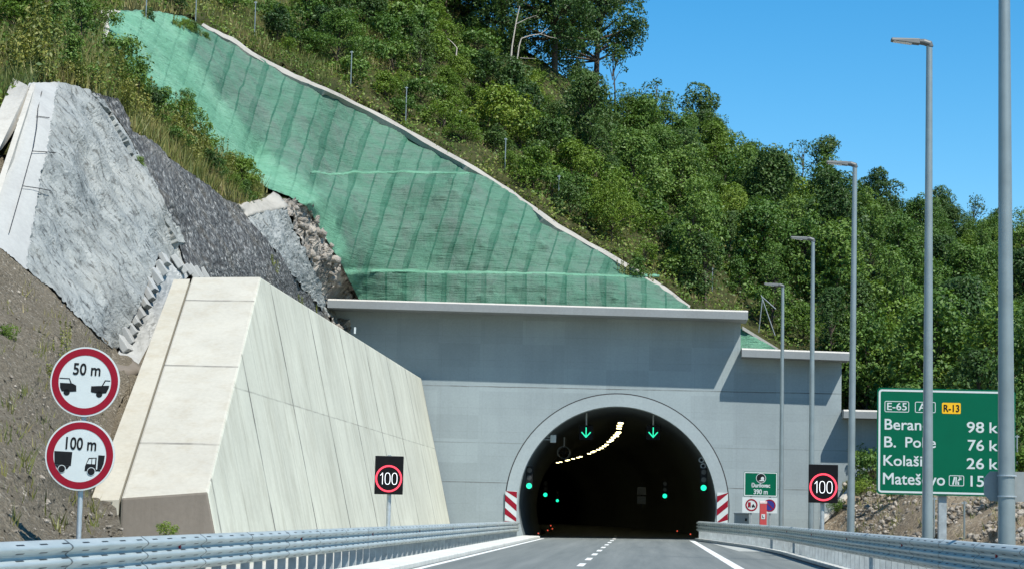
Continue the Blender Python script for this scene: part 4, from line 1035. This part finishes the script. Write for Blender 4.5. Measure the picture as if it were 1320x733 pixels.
# green netting over the cut slope
net = empty('slope_netting', tuple(map(float, P(690, 398, 122))), 'large green netting sheet covering the cut slope above the tunnel portal', 'netting')
def ss(a, b, x): t = np.clip((x - a) / (b - a), 0, 1); return t * t * (3 - 2 * t)
def ndepth(a):
    y1 = 350 + (a[:, 0] - 478) * .02; y2 = 221 + (a[:, 0] - 400) * .012
    right = ss(395, 430, a[:, 0])
    return D(a) + right * (.75 * ss(y1 + 2, y1 - 3, a[:, 1]) + .75 * ss(y2 + 2, y2 - 3, a[:, 1]) - .75) - .35
bul = [(random.uniform(400, 870), random.choice([375, 330, 285, 255, 190, 150, 120, 240, 310]) + random.uniform(-10, 10), random.uniform(.10, .24), random.uniform(3.0, 5.0)) for _ in range(140)]
bula = np.array(bul)
def ndisp(p, q):
    d2 = ((q[0] - bula[:, 0]) ** 2 + ((q[1] - bula[:, 1]) * 1.1) ** 2) / bula[:, 3] ** 2
    b = float((bula[:, 2] * np.exp(-d2 * 1.2)).sum())
    n = fbm(p, .25, 3) * .32 + fbm((p[0] * .6, p[1], p[2] * 1.6), .9, 4) * .13
    fl = noise.fractal(Vector((p[0] - .30 * p[2], p[1] * .3, p[2] * .12)) * 1.1, .8, 2, 3) * .10
    return np.array([.1, -1, .25]) * (b + n + fl)
VALLEY = [(262, 34), (236, 58), (262, 92), (286, 126), (322, 172), (360, 212), (404, 240), (430, 280), (462, 352), (476, 415)]
SHEET = FLANK[:5] + FACE[2:15] + FLANK[14:]
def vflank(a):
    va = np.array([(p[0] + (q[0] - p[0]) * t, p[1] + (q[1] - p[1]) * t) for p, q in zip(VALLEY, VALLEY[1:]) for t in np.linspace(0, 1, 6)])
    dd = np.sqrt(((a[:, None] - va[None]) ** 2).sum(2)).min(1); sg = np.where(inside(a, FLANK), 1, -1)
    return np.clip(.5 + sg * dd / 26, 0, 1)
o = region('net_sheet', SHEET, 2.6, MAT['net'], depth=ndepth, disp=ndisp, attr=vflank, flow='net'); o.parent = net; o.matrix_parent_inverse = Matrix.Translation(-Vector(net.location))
o = region('net_hem', [(480, 348), (600, 349), (720, 351), (850, 354), (850, 356.5), (720, 354), (600, 352), (478, 351)], 3, MAT['netf'], depth=ndepth, disp=lambda p, q: ndisp(p, q) + np.array([0, -.10, 0]), solid=.1); o.parent = net; o.matrix_parent_inverse = Matrix.Translation(-Vector(net.location))
o = region('net_hem', [(400, 220.5), (500, 221), (606, 222), (606, 224), (500, 223.5), (400, 223)], 3, MAT['netf'], depth=ndepth, disp=lambda p, q: ndisp(p, q) + np.array([0, -.10, 0]), solid=.1); o.parent = net; o.matrix_parent_inverse = Matrix.Translation(-Vector(net.location))
o = region('small_netting', [(952, 420), (960, 426), (1000, 449), (1004, 475), (950, 475)], 3, MAT['netf'], depth=lambda a: np.full(len(a), 122.5) - (a[:, 1] - 425) * .02, disp=lambda p, q: np.array([0, -1, 0]) * fbm(p, 1.2) * .2); tag(o, 'small triangle of green netting in the step of the portal top', 'netting')
# concrete edging along the top right of the netting
edge = [(262, 30), (300, 49), (335, 72), (380, 96), (420, 113), (500, 151), (600, 208), (660, 245), (720, 289), (800, 334), (860, 371), (900, 402)]
ed2 = [(a[0] + (b[0] - a[0]) * t, a[1] + (b[1] - a[1]) * t) for a, b in zip(edge, edge[1:]) for t in (0, .25, .5, .75)]
poly = [(x + random.uniform(-1, 1), y + random.uniform(-.8, .8)) for x, y in ed2] + [(x - 2 - random.uniform(0, 2.5), y + 2.6 + random.uniform(0, 2.2)) for x, y in ed2[::-1]]
o = region('concrete_edging', poly, 3, MAT['whiteconc'], depth=lambda a: D(a) - .55, solid=.35, smooth=False); o.data.materials[0] = MAT['edging']; tag(o, 'long pale concrete edging along the upper edge of the green netting', 'edging')
o = region('concrete_edging', [(957, 420), (1004, 449), (1000, 450), (957, 424.5)], 3, MAT['whiteconc'], depth=lambda a: np.full(len(a), 122.3), solid=.3, smooth=False); tag(o, 'short pale edging beside the small netting triangle', 'edging')
o = region('concrete_end', [(128, 14), (146, 12), (156, 15), (142, 22), (140, 52), (133, 52), (133, 26)], 3, MAT['whiteconc'], depth=lambda a: D(a) - .8, solid=.3, smooth=False); tag(o, 'pale concrete end piece at the top left corner of the netting', 'edging')
# concrete edge of the right bank by the portal
o = region('sloping_kerb', [(1056, 668), (1074, 650), (1091, 631), (1094, 632), (1077, 653), (1060, 671)], 4, MAT['whiteconc'], depth=lambda a: D(a) - .4, solid=.2, smooth=False); tag(o, 'pale sloping concrete edge at the foot of the portal right of the speed sign', 'edging')

# ------------------------------------------------------------------ plants
def unit(n):
    v = rng.normal(size=(n, 3)); return v / np.linalg.norm(v, axis=1)[:, None]
def leaf_quads(c, nrm, size, aspect=.55):
    n = len(c); nrm = nrm / (np.linalg.norm(nrm, axis=1)[:, None] + 1e-9)
    r = unit(n); t = r - nrm * (r * nrm).sum(1)[:, None]; t /= np.linalg.norm(t, axis=1)[:, None] + 1e-9; b = np.cross(nrm, t)
    s = size[:, None]
    v = np.stack([c - t * s * .5, c + b * s * aspect * .5 + nrm * s * .06, c + t * s * .5 - nrm * s * .05, c - b * s * aspect * .5 + nrm * s * .06], 1).reshape(-1, 3)
    f = np.arange(4 * n).reshape(n, 4); return v, f
def crown(lobes, dens, size, jag=.35):
    cs, ns, ts, ss_ = [], [], [], []
    for (c, r) in lobes:
        n = int(dens * r * r); d = unit(n); d[:, 2] = np.where(rng.random(n) < .3, np.abs(d[:, 2]), d[:, 2])
        # knobbly surface: sub-clumps
        k = unit(max(5, int(9 * r))); prox = (d @ k.T).max(1)
        rad = r * (1 - jag * .5 + jag * (np.clip((prox - .6) / .4, 0, 1) ** 1.5)) * (.82 + .2 * rng.random(n))
        cs.append(np.array(c)[None] + d * rad[:, None] * np.array([1, 1, .85])); ns.append(d * .7 + unit(n) * .75 + np.array([0, 0, .35]))
        ts.append(np.clip(rng.normal(.5, .2, n) + (rng.random() - .5) * .35, 0, 1)); ss_.append(size * rng.uniform(.6, 1.35, n))
    c = np.concatenate(cs); v, f = leaf_quads(c, np.concatenate(ns), np.concatenate(ss_)); return v, f, np.concatenate(ts)
def limbs_mesh(h, spread, lobes, r0):
    m = MB(); top = (0.05 * h * random.uniform(-1, 1), 0.05 * h * random.uniform(-1, 1), h)
    mid = (top[0] * .3 + random.uniform(-.1, .1), random.uniform(-.1, .1), h * .45)
    m.tube([(0, 0, -.6), (0, 0, .2), mid, top], [r0 * 1.3, r0, r0 * .75, r0 * .3], 9)
    for c, r in lobes:
        if random.random() < .75:
            z = max(.25 * h, min(h * .8, c[2] - .8)); t = z / h; s = (top[0] * t, top[1] * t, z * .85)
            m.tube([s, ((s[0] + c[0]) / 2, (s[1] + c[1]) / 2, (s[2] + c[2]) / 2 + .15), tuple(c)], [r0 * .45, r0 * .3, r0 * .1], 6)
    return m
def make_plant(name, lobes, h, dens, size, leafmat, r0, label, cat, group, jag=.4):
    o = empty(name, (0, 0, 0), label, cat, group)
    v, f, t = crown(lobes, dens, size, jag); fast_mesh('crown', v, f, leafmat, t, o)
    limbs_mesh(h, 1, lobes, r0).build('trunk', MAT['bark'], o, smooth=True, sharp=60)
    return o
def dome(nl, w, h, z0, rr):
    out = []
    for i in range(nl):
        a = random.uniform(0, 6.283); q = math.sqrt(random.random()); z = z0 + (h - z0) * random.random() ** .8
        k = (1 - ((z - z0) / (h - z0 + .01)) ** 2 * .75); out.append(((w * .5 * q * k * math.cos(a), w * .5 * q * k * math.sin(a), z), rr * random.uniform(.65, 1.25)))
    return out
SHR_L = 'leafy green shrub crowding the hillside slope among others like it'; SHR_G = 'shrubs on the wooded hillside'
TRE_L = 'dense green broadleaf tree on the wooded hillside right of the netting'; TRE_G = 'broadleaf trees on the wooded hillside'
shrubs = [make_plant('shrub', dome(nl, w, h, .35, rr), h * .8, dn, sz, MAT[mt], .05, SHR_L, 'shrub', SHR_G, jg)
          for nl, w, h, rr, dn, sz, mt, jg in ((14, 2.6, 1.9, .55, 560, .15, 'leaf', .7), (18, 3.6, 1.5, .5, 620, .13, 'leaf', .75), (15, 2.0, 2.8, .5, 460, .18, 'leaf2', .7), (26, 3.8, 2.6, .6, 470, .17, 'leaf', .7), (10, 1.8, 1.4, .45, 700, .12, 'leaf', .7), (24, 3.2, 2.9, .6, 420, .19, 'oak', .7), (18, 4.2, 1.9, .55, 380, .21, 'leaf2', .75))]
trees = [make_plant('broadleaf_tree', dome(nl, w, h, z0, rr), h * .85, dn, sz, MAT[mt], .11, TRE_L, 'tree', TRE_G, .65)
         for nl, w, h, z0, rr, dn, sz, mt in ((34, 4.4, 5.4, .8, .8, 420, .18, 'leaf2'), (42, 5.4, 6.6, 1.0, .85, 360, .21, 'oak'), (30, 3.2, 6.2, .7, .68, 440, .17, 'leaf2'), (44, 6.0, 5.4, .8, .85, 420, .17, 'leaf'), (26, 3.0, 4.6, .6, .65, 420, .19, 'oak'), (40, 5.2, 6.0, .8, .8, 340, .22, 'leaf2'))]
for o in shrubs + trees: o.location = (0, 0, 0)
used = set()
def place(proto, px, py, scale, label=None, group=None, sink=.15):
    d = D([(px, py)])[0] + .45; c = P(px, py, d)
    if proto.name not in used: used.add(proto.name); o = proto
    else: o = dup(proto)
    o.location = (float(c[0]), float(c[1]), float(c[2]) - sink); s = scale
    o.scale = (s * random.uniform(.9, 1.1), s * random.uniform(.9, 1.1), s * random.uniform(.88, 1.15)); o.rotation_euler = (R(random.uniform(-5, 5)), R(random.uniform(-5, 5)), random.uniform(0, 6.28))
    if label: o['label'] = label
    if group: o['group'] = group
    elif label and 'group' in o and label not in (SHR_L, TRE_L): del o['group']
    return o
WOOD = [(330, 40), (460, 20), (560, -10), (610, 25), (700, 85), (800, 155), (880, 195), (960, 238), (1040, 268), (1180, 296), (1320, 320), (1420, 330), (1420, 600), (1320, 612), (1200, 600), (1130, 612), (1096, 560), (1096, 470), (1005, 440), (960, 408), (900, 385), (820, 332), (730, 282), (660, 235), (600, 196), (500, 140), (420, 100), (360, 62)]
pts = []
tries = 0
while tries < 16000:
    tries += 1
    px, py = random.uniform(330, 1420), random.uniform(-10, 612)
    if not inside([(px, py)], WOOD)[0]: continue
    d = D([(px, py)])[0]; sp = (1.62 if px < 640 else 1.55 if np.min(np.hypot(np.array(edge)[:, 0] - px, np.array(edge)[:, 1] - py)) < 110 else 2.05) * F / d
    if all(((px - a) / sp) ** 2 + ((py - b) / (sp * .5)) ** 2 > 1 for a, b, *_ in pts): pts.append((px, py, d))
pts.sort(key=lambda p: -p[2])
ns = nt_ = 0
edgel = np.array(edge, float)
SKY_X = [300, 585, 620, 700, 812, 850, 900, 940, 1000, 1040, 1090, 1120, 1180, 1240, 1330]; SKY_Y = [-200, -100, 40, 85, 150, 165, 172, 200, 235, 240, 250, 264, 272, 288, 300]
for px, py, d in pts:
    ed = np.min(np.hypot(edgel[:, 0] - px, edgel[:, 1] - py)); crest = d > 175
    left = px < 620
    ptree = .12 if left and py > 40 else (.75 if px > 960 else .45)
    if ed < 60: ptree = .08
    near_oak = 570 < px < 800 and 50 < py < 170
    if near_oak: ptree = 0
    low = .62 if py < np.interp(px, SKY_X, SKY_Y) + 45 else 1.0
    if near_oak: low = .78
    if random.random() < ptree and nt_ < 250:
        place(random.choice(trees), px, py, low * random.uniform(.7, 1.2) * (1.0 if px > 960 else .82), TRE_L, TRE_G); nt_ += 1
    elif ns < 296:
        place(random.choice(shrubs), px, py, low * random.uniform(.8, 1.4) * (.7 if ed < 45 else 1), SHR_L, SHR_G); ns += 1
print('trees', nt_, 'shrubs', ns, 'pts', len(pts))
# shrubs of the upper left meadow and the strip left of the netting
for px, py in ((190, 27), (228, 36), (238, 39), (249, 44), (262, 50)):
    place(random.choice(shrubs), px, py, .3, 'dark scrubby tuft growing out of the top of the netting', 'tufts at the top of the netting')
for px, py, s in ((222, 185, .5), (270, 225, .55), (285, 235, .5), (300, 245, .5), (325, 258, .5), (195, 150, .6), (160, 128, .6), (318, 262, .45), (18, 40, 1.0), (60, 18, 1.2), (105, 60, .9), (95, 105, .8), (150, 84, .8), (150, 110, .8), (178, 135, .75), (205, 160, .8), (240, 130, .7), (238, 170, .7), (262, 196, .8), (298, 214, .8), (312, 240, .7), (70, 60, .8), (120, 35, .9), (215, 8, .9), (260, 2, .9), (300, 15, .9), (350, 30, 1.0), (370, 70, 1.1), (395, 20, .8), (440, 45, .9), (545, 70, 1.3), (575, 60, 1.2), (35, -5, 1.2), (140, 8, .7)):
    place(random.choice(shrubs), px, py, s * .8, 'leafy green shrub in the grassy slope left of and above the netting', 'shrubs in the grassy upper slope')
for px, py, s in ((1080, 660, .5), (1110, 640, .6), (1125, 622, .8), (1145, 640, .6), (1105, 610, .9), (1165, 637, .5), (1318, 640, .7), (1100, 590, .8)):
    place(random.choice(shrubs), px, py, s, 'leafy shrub at the top of the stony bank beside the large green sign', 'shrubs on the stony bank')
place(shrubs[2], 818, 365, .62, 'single leafy shrub growing over the lower edge of the netting')
place(shrubs[4], 8, 440, .35, 'small green shrub on the brown earth bank at the picture edge')
place(shrubs[0], 178, 212, .22, 'small round green tuft on the ledge of the grey slope')
place(shrubs[4], 215, 688, .3, 'small shrub in front of the dark wall footing')

for px in np.arange(812, 1330, 19.0):
    sky_y = np.interp(px, [812, 850, 900, 940, 1000, 1040, 1090, 1120, 1180, 1240, 1330], [146, 165, 172, 205, 238, 238, 250, 264, 272, 288, 300])
    place(random.choice(trees), px + random.uniform(-6, 6), sky_y + 38 + random.uniform(-6, 6), random.uniform(.5, .85), TRE_L, TRE_G)
# the tall oaks on the crest, and trees that break the skyline
def oak(h, w, nl, px, py, label, mat=MAT['oak'], dens=340, size=.22, r0=.24, z0f=.10, rr=1.1, name='oak_tree'):
    lobes = dome(nl, w, h, h * z0f, rr)
    d = D([(px, py)])[0] + 1.0; c = P(px, py, d); o = make_plant(name, lobes, h * .9, dens, size, mat, r0, label, 'tree', None, .55); o.location = tuple(map(float, c)); return o
oak(13, 10.5, 95, 715, 92, 'tall dark oak on the skyline with a thick bare lower trunk')
oak(11, 9.5, 78, 768, 112, 'dark oak leaning out to the right on the skyline beside the tallest oak')
oak(10, 8.0, 62, 645, 62, 'dark tree at the top edge left of the white dead branches')
oak(8, 6, 34, 580, 22, 'dark tree at the top edge where a scrap of sky shows', name='broadleaf_tree')
oak(6.0, 2.6, 12, 792, 158, 'slim sparse tree on the skyline below the oaks', dens=130, rr=.6, r0=.08, name='slim_tree')
oak(4.2, 4.6, 14, 845, 168, 'small open tree on the skyline just right of the oaks', dens=170, rr=.7, r0=.09, name='slim_tree')
oak(6.0, 5.0, 22, 905, 208, 'rounded tree on the skyline above the middle of the wood', rr=.95, r0=.12, name='broadleaf_tree')
oak(7.0, 4.4, 20, 1062, 276, 'dark upright tree on the skyline behind the second farthest lamp heads', rr=.9, r0=.12, name='broadleaf_tree')
oak(6.5, 3.2, 14, 1032, 272, 'thin open tree on the skyline next to the dark upright tree', dens=130, rr=.65, r0=.09, name='slim_tree')
oak(6.0, 6.0, 26, 1130, 300, 'broad round tree on the skyline between two lamp posts', rr=1.0, r0=.13, name='broadleaf_tree')
oak(5.5, 4.5, 18, 1210, 312, 'tree on the skyline just right of the tall lamp post', rr=.9, r0=.12, name='broadleaf_tree')
oak(5.5, 4.2, 13, 1255, 318, 'open tree on the skyline near the thickest lamp post', dens=150, rr=.75, r0=.1, name='slim_tree')
oak(9, 6, 34, 1075, 395, 'large dark tree in the wood behind the lamp posts above the portal step', r0=.16, rr=1.0, name='broadleaf_tree')
oak(8, 6, 30, 1160, 430, 'large green tree in the wood above the large green sign', mat=MAT['leaf2'], r0=.16, rr=1.0, name='broadleaf_tree')
# a dead branch pair in front of the oaks
def px_tube(m, pts, Y, r0, r1):
    q = [tuple(P(x, y, Y)) for x, y in pts]; n = len(q); m.tube(q, [r0 + (r1 - r0) * i / (n - 1) for i in range(n)], 6)
def dead(label, Y, lines):
    b = P(*lines[0][0][0], Y); o = empty('dead_tree', tuple(map(float, b)), label, 'dead tree')
    for i, (pts, r0, r1) in enumerate(lines):
        m = MB(); px_tube(m, pts, Y + i * .15, r0, r1); m.build('trunk' if i == 0 else 'branch', MAT['deadwood'], o, smooth=True, loc=Vector(b))
dead('bare white dead stem standing upright in front of the dark oaks', 157, [([(658, 84), (660, 60), (665, 30), (670, 8)], .075, .03), ([(664, 32), (680, 24), (692, 20)], .03, .012)])
dead('bare white dead branch bending over to the right in front of the oaks', 156, [([(666, 82), (669, 60), (672, 50), (684, 46), (697, 44), (706, 37)], .06, .025), ([(697, 44), (708, 48), (718, 50)], .03, .012), ([(670, 75), (690, 76)], .025, .012)])
dead('short pale dead branch on the shrubby slope above the netting', 150, [([(588, 72), (589, 62), (583, 55), (577, 50)], .05, .015)])

# weeds: tall yellow-green stalks
def make_weed(h, n):
    o = empty('weed_plant', (0, 0, 0), 'tall yellow-green weed stalk', 'weed')
    cs, ns, sz = [], [], []
    m = MB()
    for s in range(n):
        bx_, by_ = random.gauss(0, .22), random.gauss(0, .22); hh = h * random.uniform(.65, 1.1); lx, ly = random.gauss(0, .1), random.gauss(0, .1)
        m.tube([(bx_, by_, -.1), (bx_ + lx, by_ + ly, hh)], [.018, .006], 5)
        k = int(46 * hh); z = rng.random(k) ** .8 * hh; a = rng.random(k) * 6.28; rad = (.17 * (1 - z / hh * .75)) * rng.uniform(.4, 1.2, k)
        cs.append(np.stack([bx_ + lx * z / hh + rad * np.cos(a), by_ + ly * z / hh + rad * np.sin(a), z], 1)); ns.append(np.stack([np.cos(a) * .5, np.sin(a) * .5, np.full(k, .6)], 1) + unit(k) * .5); sz.append(rng.uniform(.09, .19, k))
    v, f = leaf_quads(np.concatenate(cs), np.concatenate(ns), np.concatenate(sz), .4); fast_mesh('leaves', v, f, MAT['weed'], rng.random(len(f)), o)
    m.build('stem', MAT['weed'], o); return o
weeds = [make_weed(1.6, 5), make_weed(1.2, 6), make_weed(2.0, 4)]
def wplace(px, py, s, label, group):
    o = place(random.choice(weeds), px, py, s, label, group, .05); o.rotation_euler = (R(random.uniform(-4, 4)), R(random.uniform(-4, 4)), random.uniform(0, 6.28))
for i in range(34):
    t = random.random(); px = 140 + t * 195 + random.gauss(0, 9); py = 110 + t * 148 + random.uniform(-10, 16)
    wplace(px, py, random.uniform(.6, 1.0), 'tall yellow-green weed in the strip between dark stone slope and netting', 'weeds beside the netting')
for i in range(12):
    wplace(random.uniform(-5, 60), random.uniform(74, 105), random.uniform(1.0, 1.5), 'tall yellow-green weed above the top of the drain and grey slope', 'weeds above the grey slope')
for px, py in ((105, 112), (118, 114), (128, 118), (92, 108)): wplace(px, py, .7, 'yellow-green weed at the top edge of the grey slope', 'weeds at the slope edge')
for px, py in ((355, 355), (350, 345), (385, 392), (408, 405)): wplace(px, py, .45, 'thin green weed where the dark stone slope meets the pale wall', 'weeds above the pale wall')
for px, py in ((70, 470), (82, 455), (64, 500)): wplace(px, py, .45, 'yellow-green weed on the earth bank behind the round signs', 'weeds behind the round signs')
for px, py in ((806, 362), (828, 366), (838, 368), (798, 360)): wplace(px, py, .6, 'weed hanging over the lower right of the netting', 'weeds on the netting')
for px, py in ((232, 40), (246, 45), (258, 50), (188, 28), (225, 36)): wplace(px, py, .45, 'dull weed growing through the top of the netting', 'weeds at the top of the netting')
for px, py in ((1095, 600), (1112, 585), (1100, 560), (1118, 600), (1102, 540)): wplace(px, py, .8, 'tall weed between the portal and the large green sign', 'weeds by the portal step')

# ground cover: leaf clumps and dry grass over the hillside
OV_POLYS = [SHOT, SCREE, ST2, ROCK, FACE, FLANK, DIRT]
def scatter(n, poly, excl=True, dens=None):
    xs = [p[0] for p in poly]; ys = [p[1] for p in poly]; a = np.stack([rng.uniform(min(xs), max(xs), n), rng.uniform(min(ys), max(ys), n)], 1)
    a = a[inside(a, poly)]
    if excl:
        for p in OV_POLYS: a = a[~inside(a, p)]
    return a
HP = [(-60, -60), (500, -60), (560, -30), (612, 22), (700, 80), (800, 150), (880, 190), (960, 232), (1040, 262), (1180, 292), (1320, 316), (1420, 330), (1420, 612), (1320, 622), (1200, 618), (1130, 625), (1092, 600), (1094, 466), (1006, 452), (960, 418), (900, 400), (480, 412), (400, 260), (120, 120), (40, 104), (-60, 180)]
a = scatter(42000, HP); a = a[rng.random(len(a)) < np.clip(D(a) / 200, .3, 1)]
base = Pn(a, D(a) + .35); kk = 9
c = np.repeat(base, kk, 0) + rng.normal(size=(len(base) * kk, 3)) * np.array([.32, .32, .22]) + np.array([0, 0, .22])
nn = unit(len(c)) * .8 + np.array([.1, -.3, .6]); v, f = leaf_quads(c, nn, rng.uniform(.10, .25, len(c)), .6)
cl = np.repeat(np.array([noise.fractal(Vector(p) * .12, 1, 2, 3) for p in base]), kk)
tint = np.clip(.5 + cl * .55 + rng.normal(0, .16, len(c)), 0, 1)
tag(fast_mesh('undergrowth', v, f, MAT['under'], tint), kind='stuff')
def blades(n, poly, hmin, hmax, excl=True, w=.035, sel=None, off=.35):
    a = scatter(n, poly, excl)
    if sel is not None: a = a[sel(a)]
    b = Pn(a, D(a) + off); m = len(b); h = rng.uniform(hmin, hmax, m)[:, None]; d = unit(m); d[:, 2] = 0; le = rng.normal(0, .28, (m, 3)); le[:, 2] = 0
    tip = b + np.array([0, 0, 1]) * h + le * h; wv = d * w; v = np.stack([b - wv, b + wv, tip], 1).reshape(-1, 3); v[:, 2] -= .1
    cl = np.array([noise.fractal(Vector(p) * .2, 1, 2, 3) for p in b]); return v, np.clip(.5 + cl * .5 + rng.normal(0, .15, m), 0, 1)
GP1 = [(-60, -60), (560, -60), (600, 15), (520, 95), (420, 108), (330, 66), (260, 20), (150, 8), (128, 60), (175, 112), (290, 208), (345, 245), (320, 270), (260, 236), (172, 170), (120, 118), (38, 106), (-60, 170)]
GP2 = [(330, 40), (420, 90), (600, 190), (720, 270), (800, 318), (900, 388), (960, 418), (960, 380), (860, 300), (700, 200), (600, 140), (480, 80), (400, 40)]
GP3 = [(1085, 620), (1330, 630), (1330, 700), (1092, 692)]
vv, tt = [], []
for n, pl, h0, h1 in ((90000, GP1, .3, .95), (24000, GP2, .25, .7)):
    v, t = blades(n, pl, h0, h1); vv.append(v); tt.append(t)
v, t = blades(2500, GP3, .1, .4, sel=lambda a: rng.random(len(a)) < np.clip((665 - a[:, 1]) / 40, .08, 1)); vv.append(v); tt.append(t)
clump = lambda a: np.array([noise.fractal(Vector((p[0] / 22, p[1] / 22, 3)), 1, 2, 3) for p in a]) > .28
v, t = blades(9000, [(0, 335), (60, 380), (140, 460), (135, 560), (112, 630), (150, 690), (0, 690)], .1, .4, False, .02, clump, -.28); vv.append(v); tt.append(t)
v, t = blades(5000, GP3, .1, .45, True, .025, clump, .35); vv.append(v); tt.append(t)
v = np.concatenate(vv); f = np.arange(len(v)).reshape(-1, 3); tag(fast_mesh('grass', v, f, MAT['grassm'], np.concatenate(tt)), kind='stuff')
# grass tufts behind the right barrier and sparse stones on both banks
def stone_mesh(sd):
    random.seed(sd); bm = bmesh.new(); bmesh.ops.create_icosphere(bm, subdivisions=1, radius=1)
    for q in bm.verts: q.co = q.co * random.choice((.55, .75, 1.0, 1.2)) * random.uniform(.85, 1.15); q.co.z *= .75
    v = np.array([tuple(q.co) for q in bm.verts]); f = np.array([[x.index for x in q.verts] for q in bm.faces]); bm.free(); return v, f
sv, sf = zip(*[stone_mesh(i) for i in range(9)])
def stones(n, poly, s0, s1, offy):
    xs = [p[0] for p in poly]; ys = [p[1] for p in poly]; a = np.stack([rng.uniform(min(xs), max(xs), n), rng.uniform(min(ys), max(ys), n)], 1); a = a[inside(a, poly)]
    b = Pn(a, D(a) + offy); V_, F_ = [], []; k = 0
    for p in b:
        i = random.randrange(9); s = s0 + (s1 - s0) * random.random() ** 3; V_.append(sv[i] * s + p); F_.append(sf[i] + k); k += len(sv[i])
    return np.concatenate(V_), np.concatenate(F_)
v, f = stones(330, [(372, 262), (396, 262), (418, 305), (474, 388), (432, 388), (408, 345), (388, 300)], .07, .42, -.12); tag(fast_mesh('rubble', v, f, MAT['rock']), kind='stuff')
v, f = stones(1500, GP3, .04, .2, .35); tag(fast_mesh('gravel', v, f, MAT['stone']), kind='stuff')
v, f = stones(900, [(0, 330), (60, 372), (140, 450), (128, 620), (160, 690), (0, 690)], .012, .075, -.15); tag(fast_mesh('gravel', v, f, MAT['stone']), kind='stuff')
random.seed(11)
# thin fence posts on the slope
fp = None
def fence_post(px, pyb, pyt, label, group='thin steel posts on the slope'):
    global fp
    d = D([(px, pyb)])[0] - .6; b = P(px, pyb, d); t = P(px + 1, pyt, d); h = float(t[2] - b[2])
    o = empty('slope_post', tuple(map(float, b)), label, 'post', group)
    MB().tube([(0, 0, -.4), (0, 0, h)], .034, 8).build('tube', MAT['pole'], o, smooth=True); MB().box(-.09, .09, -.02, .02, h - .1, h - .04).build('cable_clip', MAT['steel_dull'], o)
PL = 'thin grey steel post standing among shrubs along the top of the netting'
for px, b, t in ((452, 110, 66), (523, 152, 112), (593, 165, 142), (651, 215, 178), (720, 262, 226), (790, 236, 208), (252, 26, -8), (328, 45, 2), (188, 22, -12), (918, 372, 345), (1025, 260, 230)):
    fence_post(px, b, t, PL)
for px, b, t in ((1118, 520, 470), (1243, 690, 645), (1311, 610, 560), (1204, 690, 640)): fence_post(px, b, t, 'thin grey fence post on the bank near the large green sign', 'thin posts on the bank')
# leaning tripod frame above the portal step
o = empty('tripod', tuple(map(float, P(985, 425, 127))), 'thin leaning steel tripod on the slope above the portal step', 'tripod'); q0 = Vector(o.location)
for x0, y0, x1, y1 in ((978, 428, 983, 383), (999, 432, 981, 380), (1000, 398, 982, 382)):
    MB().tube([tuple(P(x0, y0, 126.5)), tuple(P(x1, y1, 126.2))], .03, 7).build('leg', MAT['steel_dull'], o, loc=q0)
# unused prototypes
for p in shrubs + trees + weeds:
    if p.name not in used:
        for ch in list(p.children): bpy.data.objects.remove(ch)
        bpy.data.objects.remove(p)
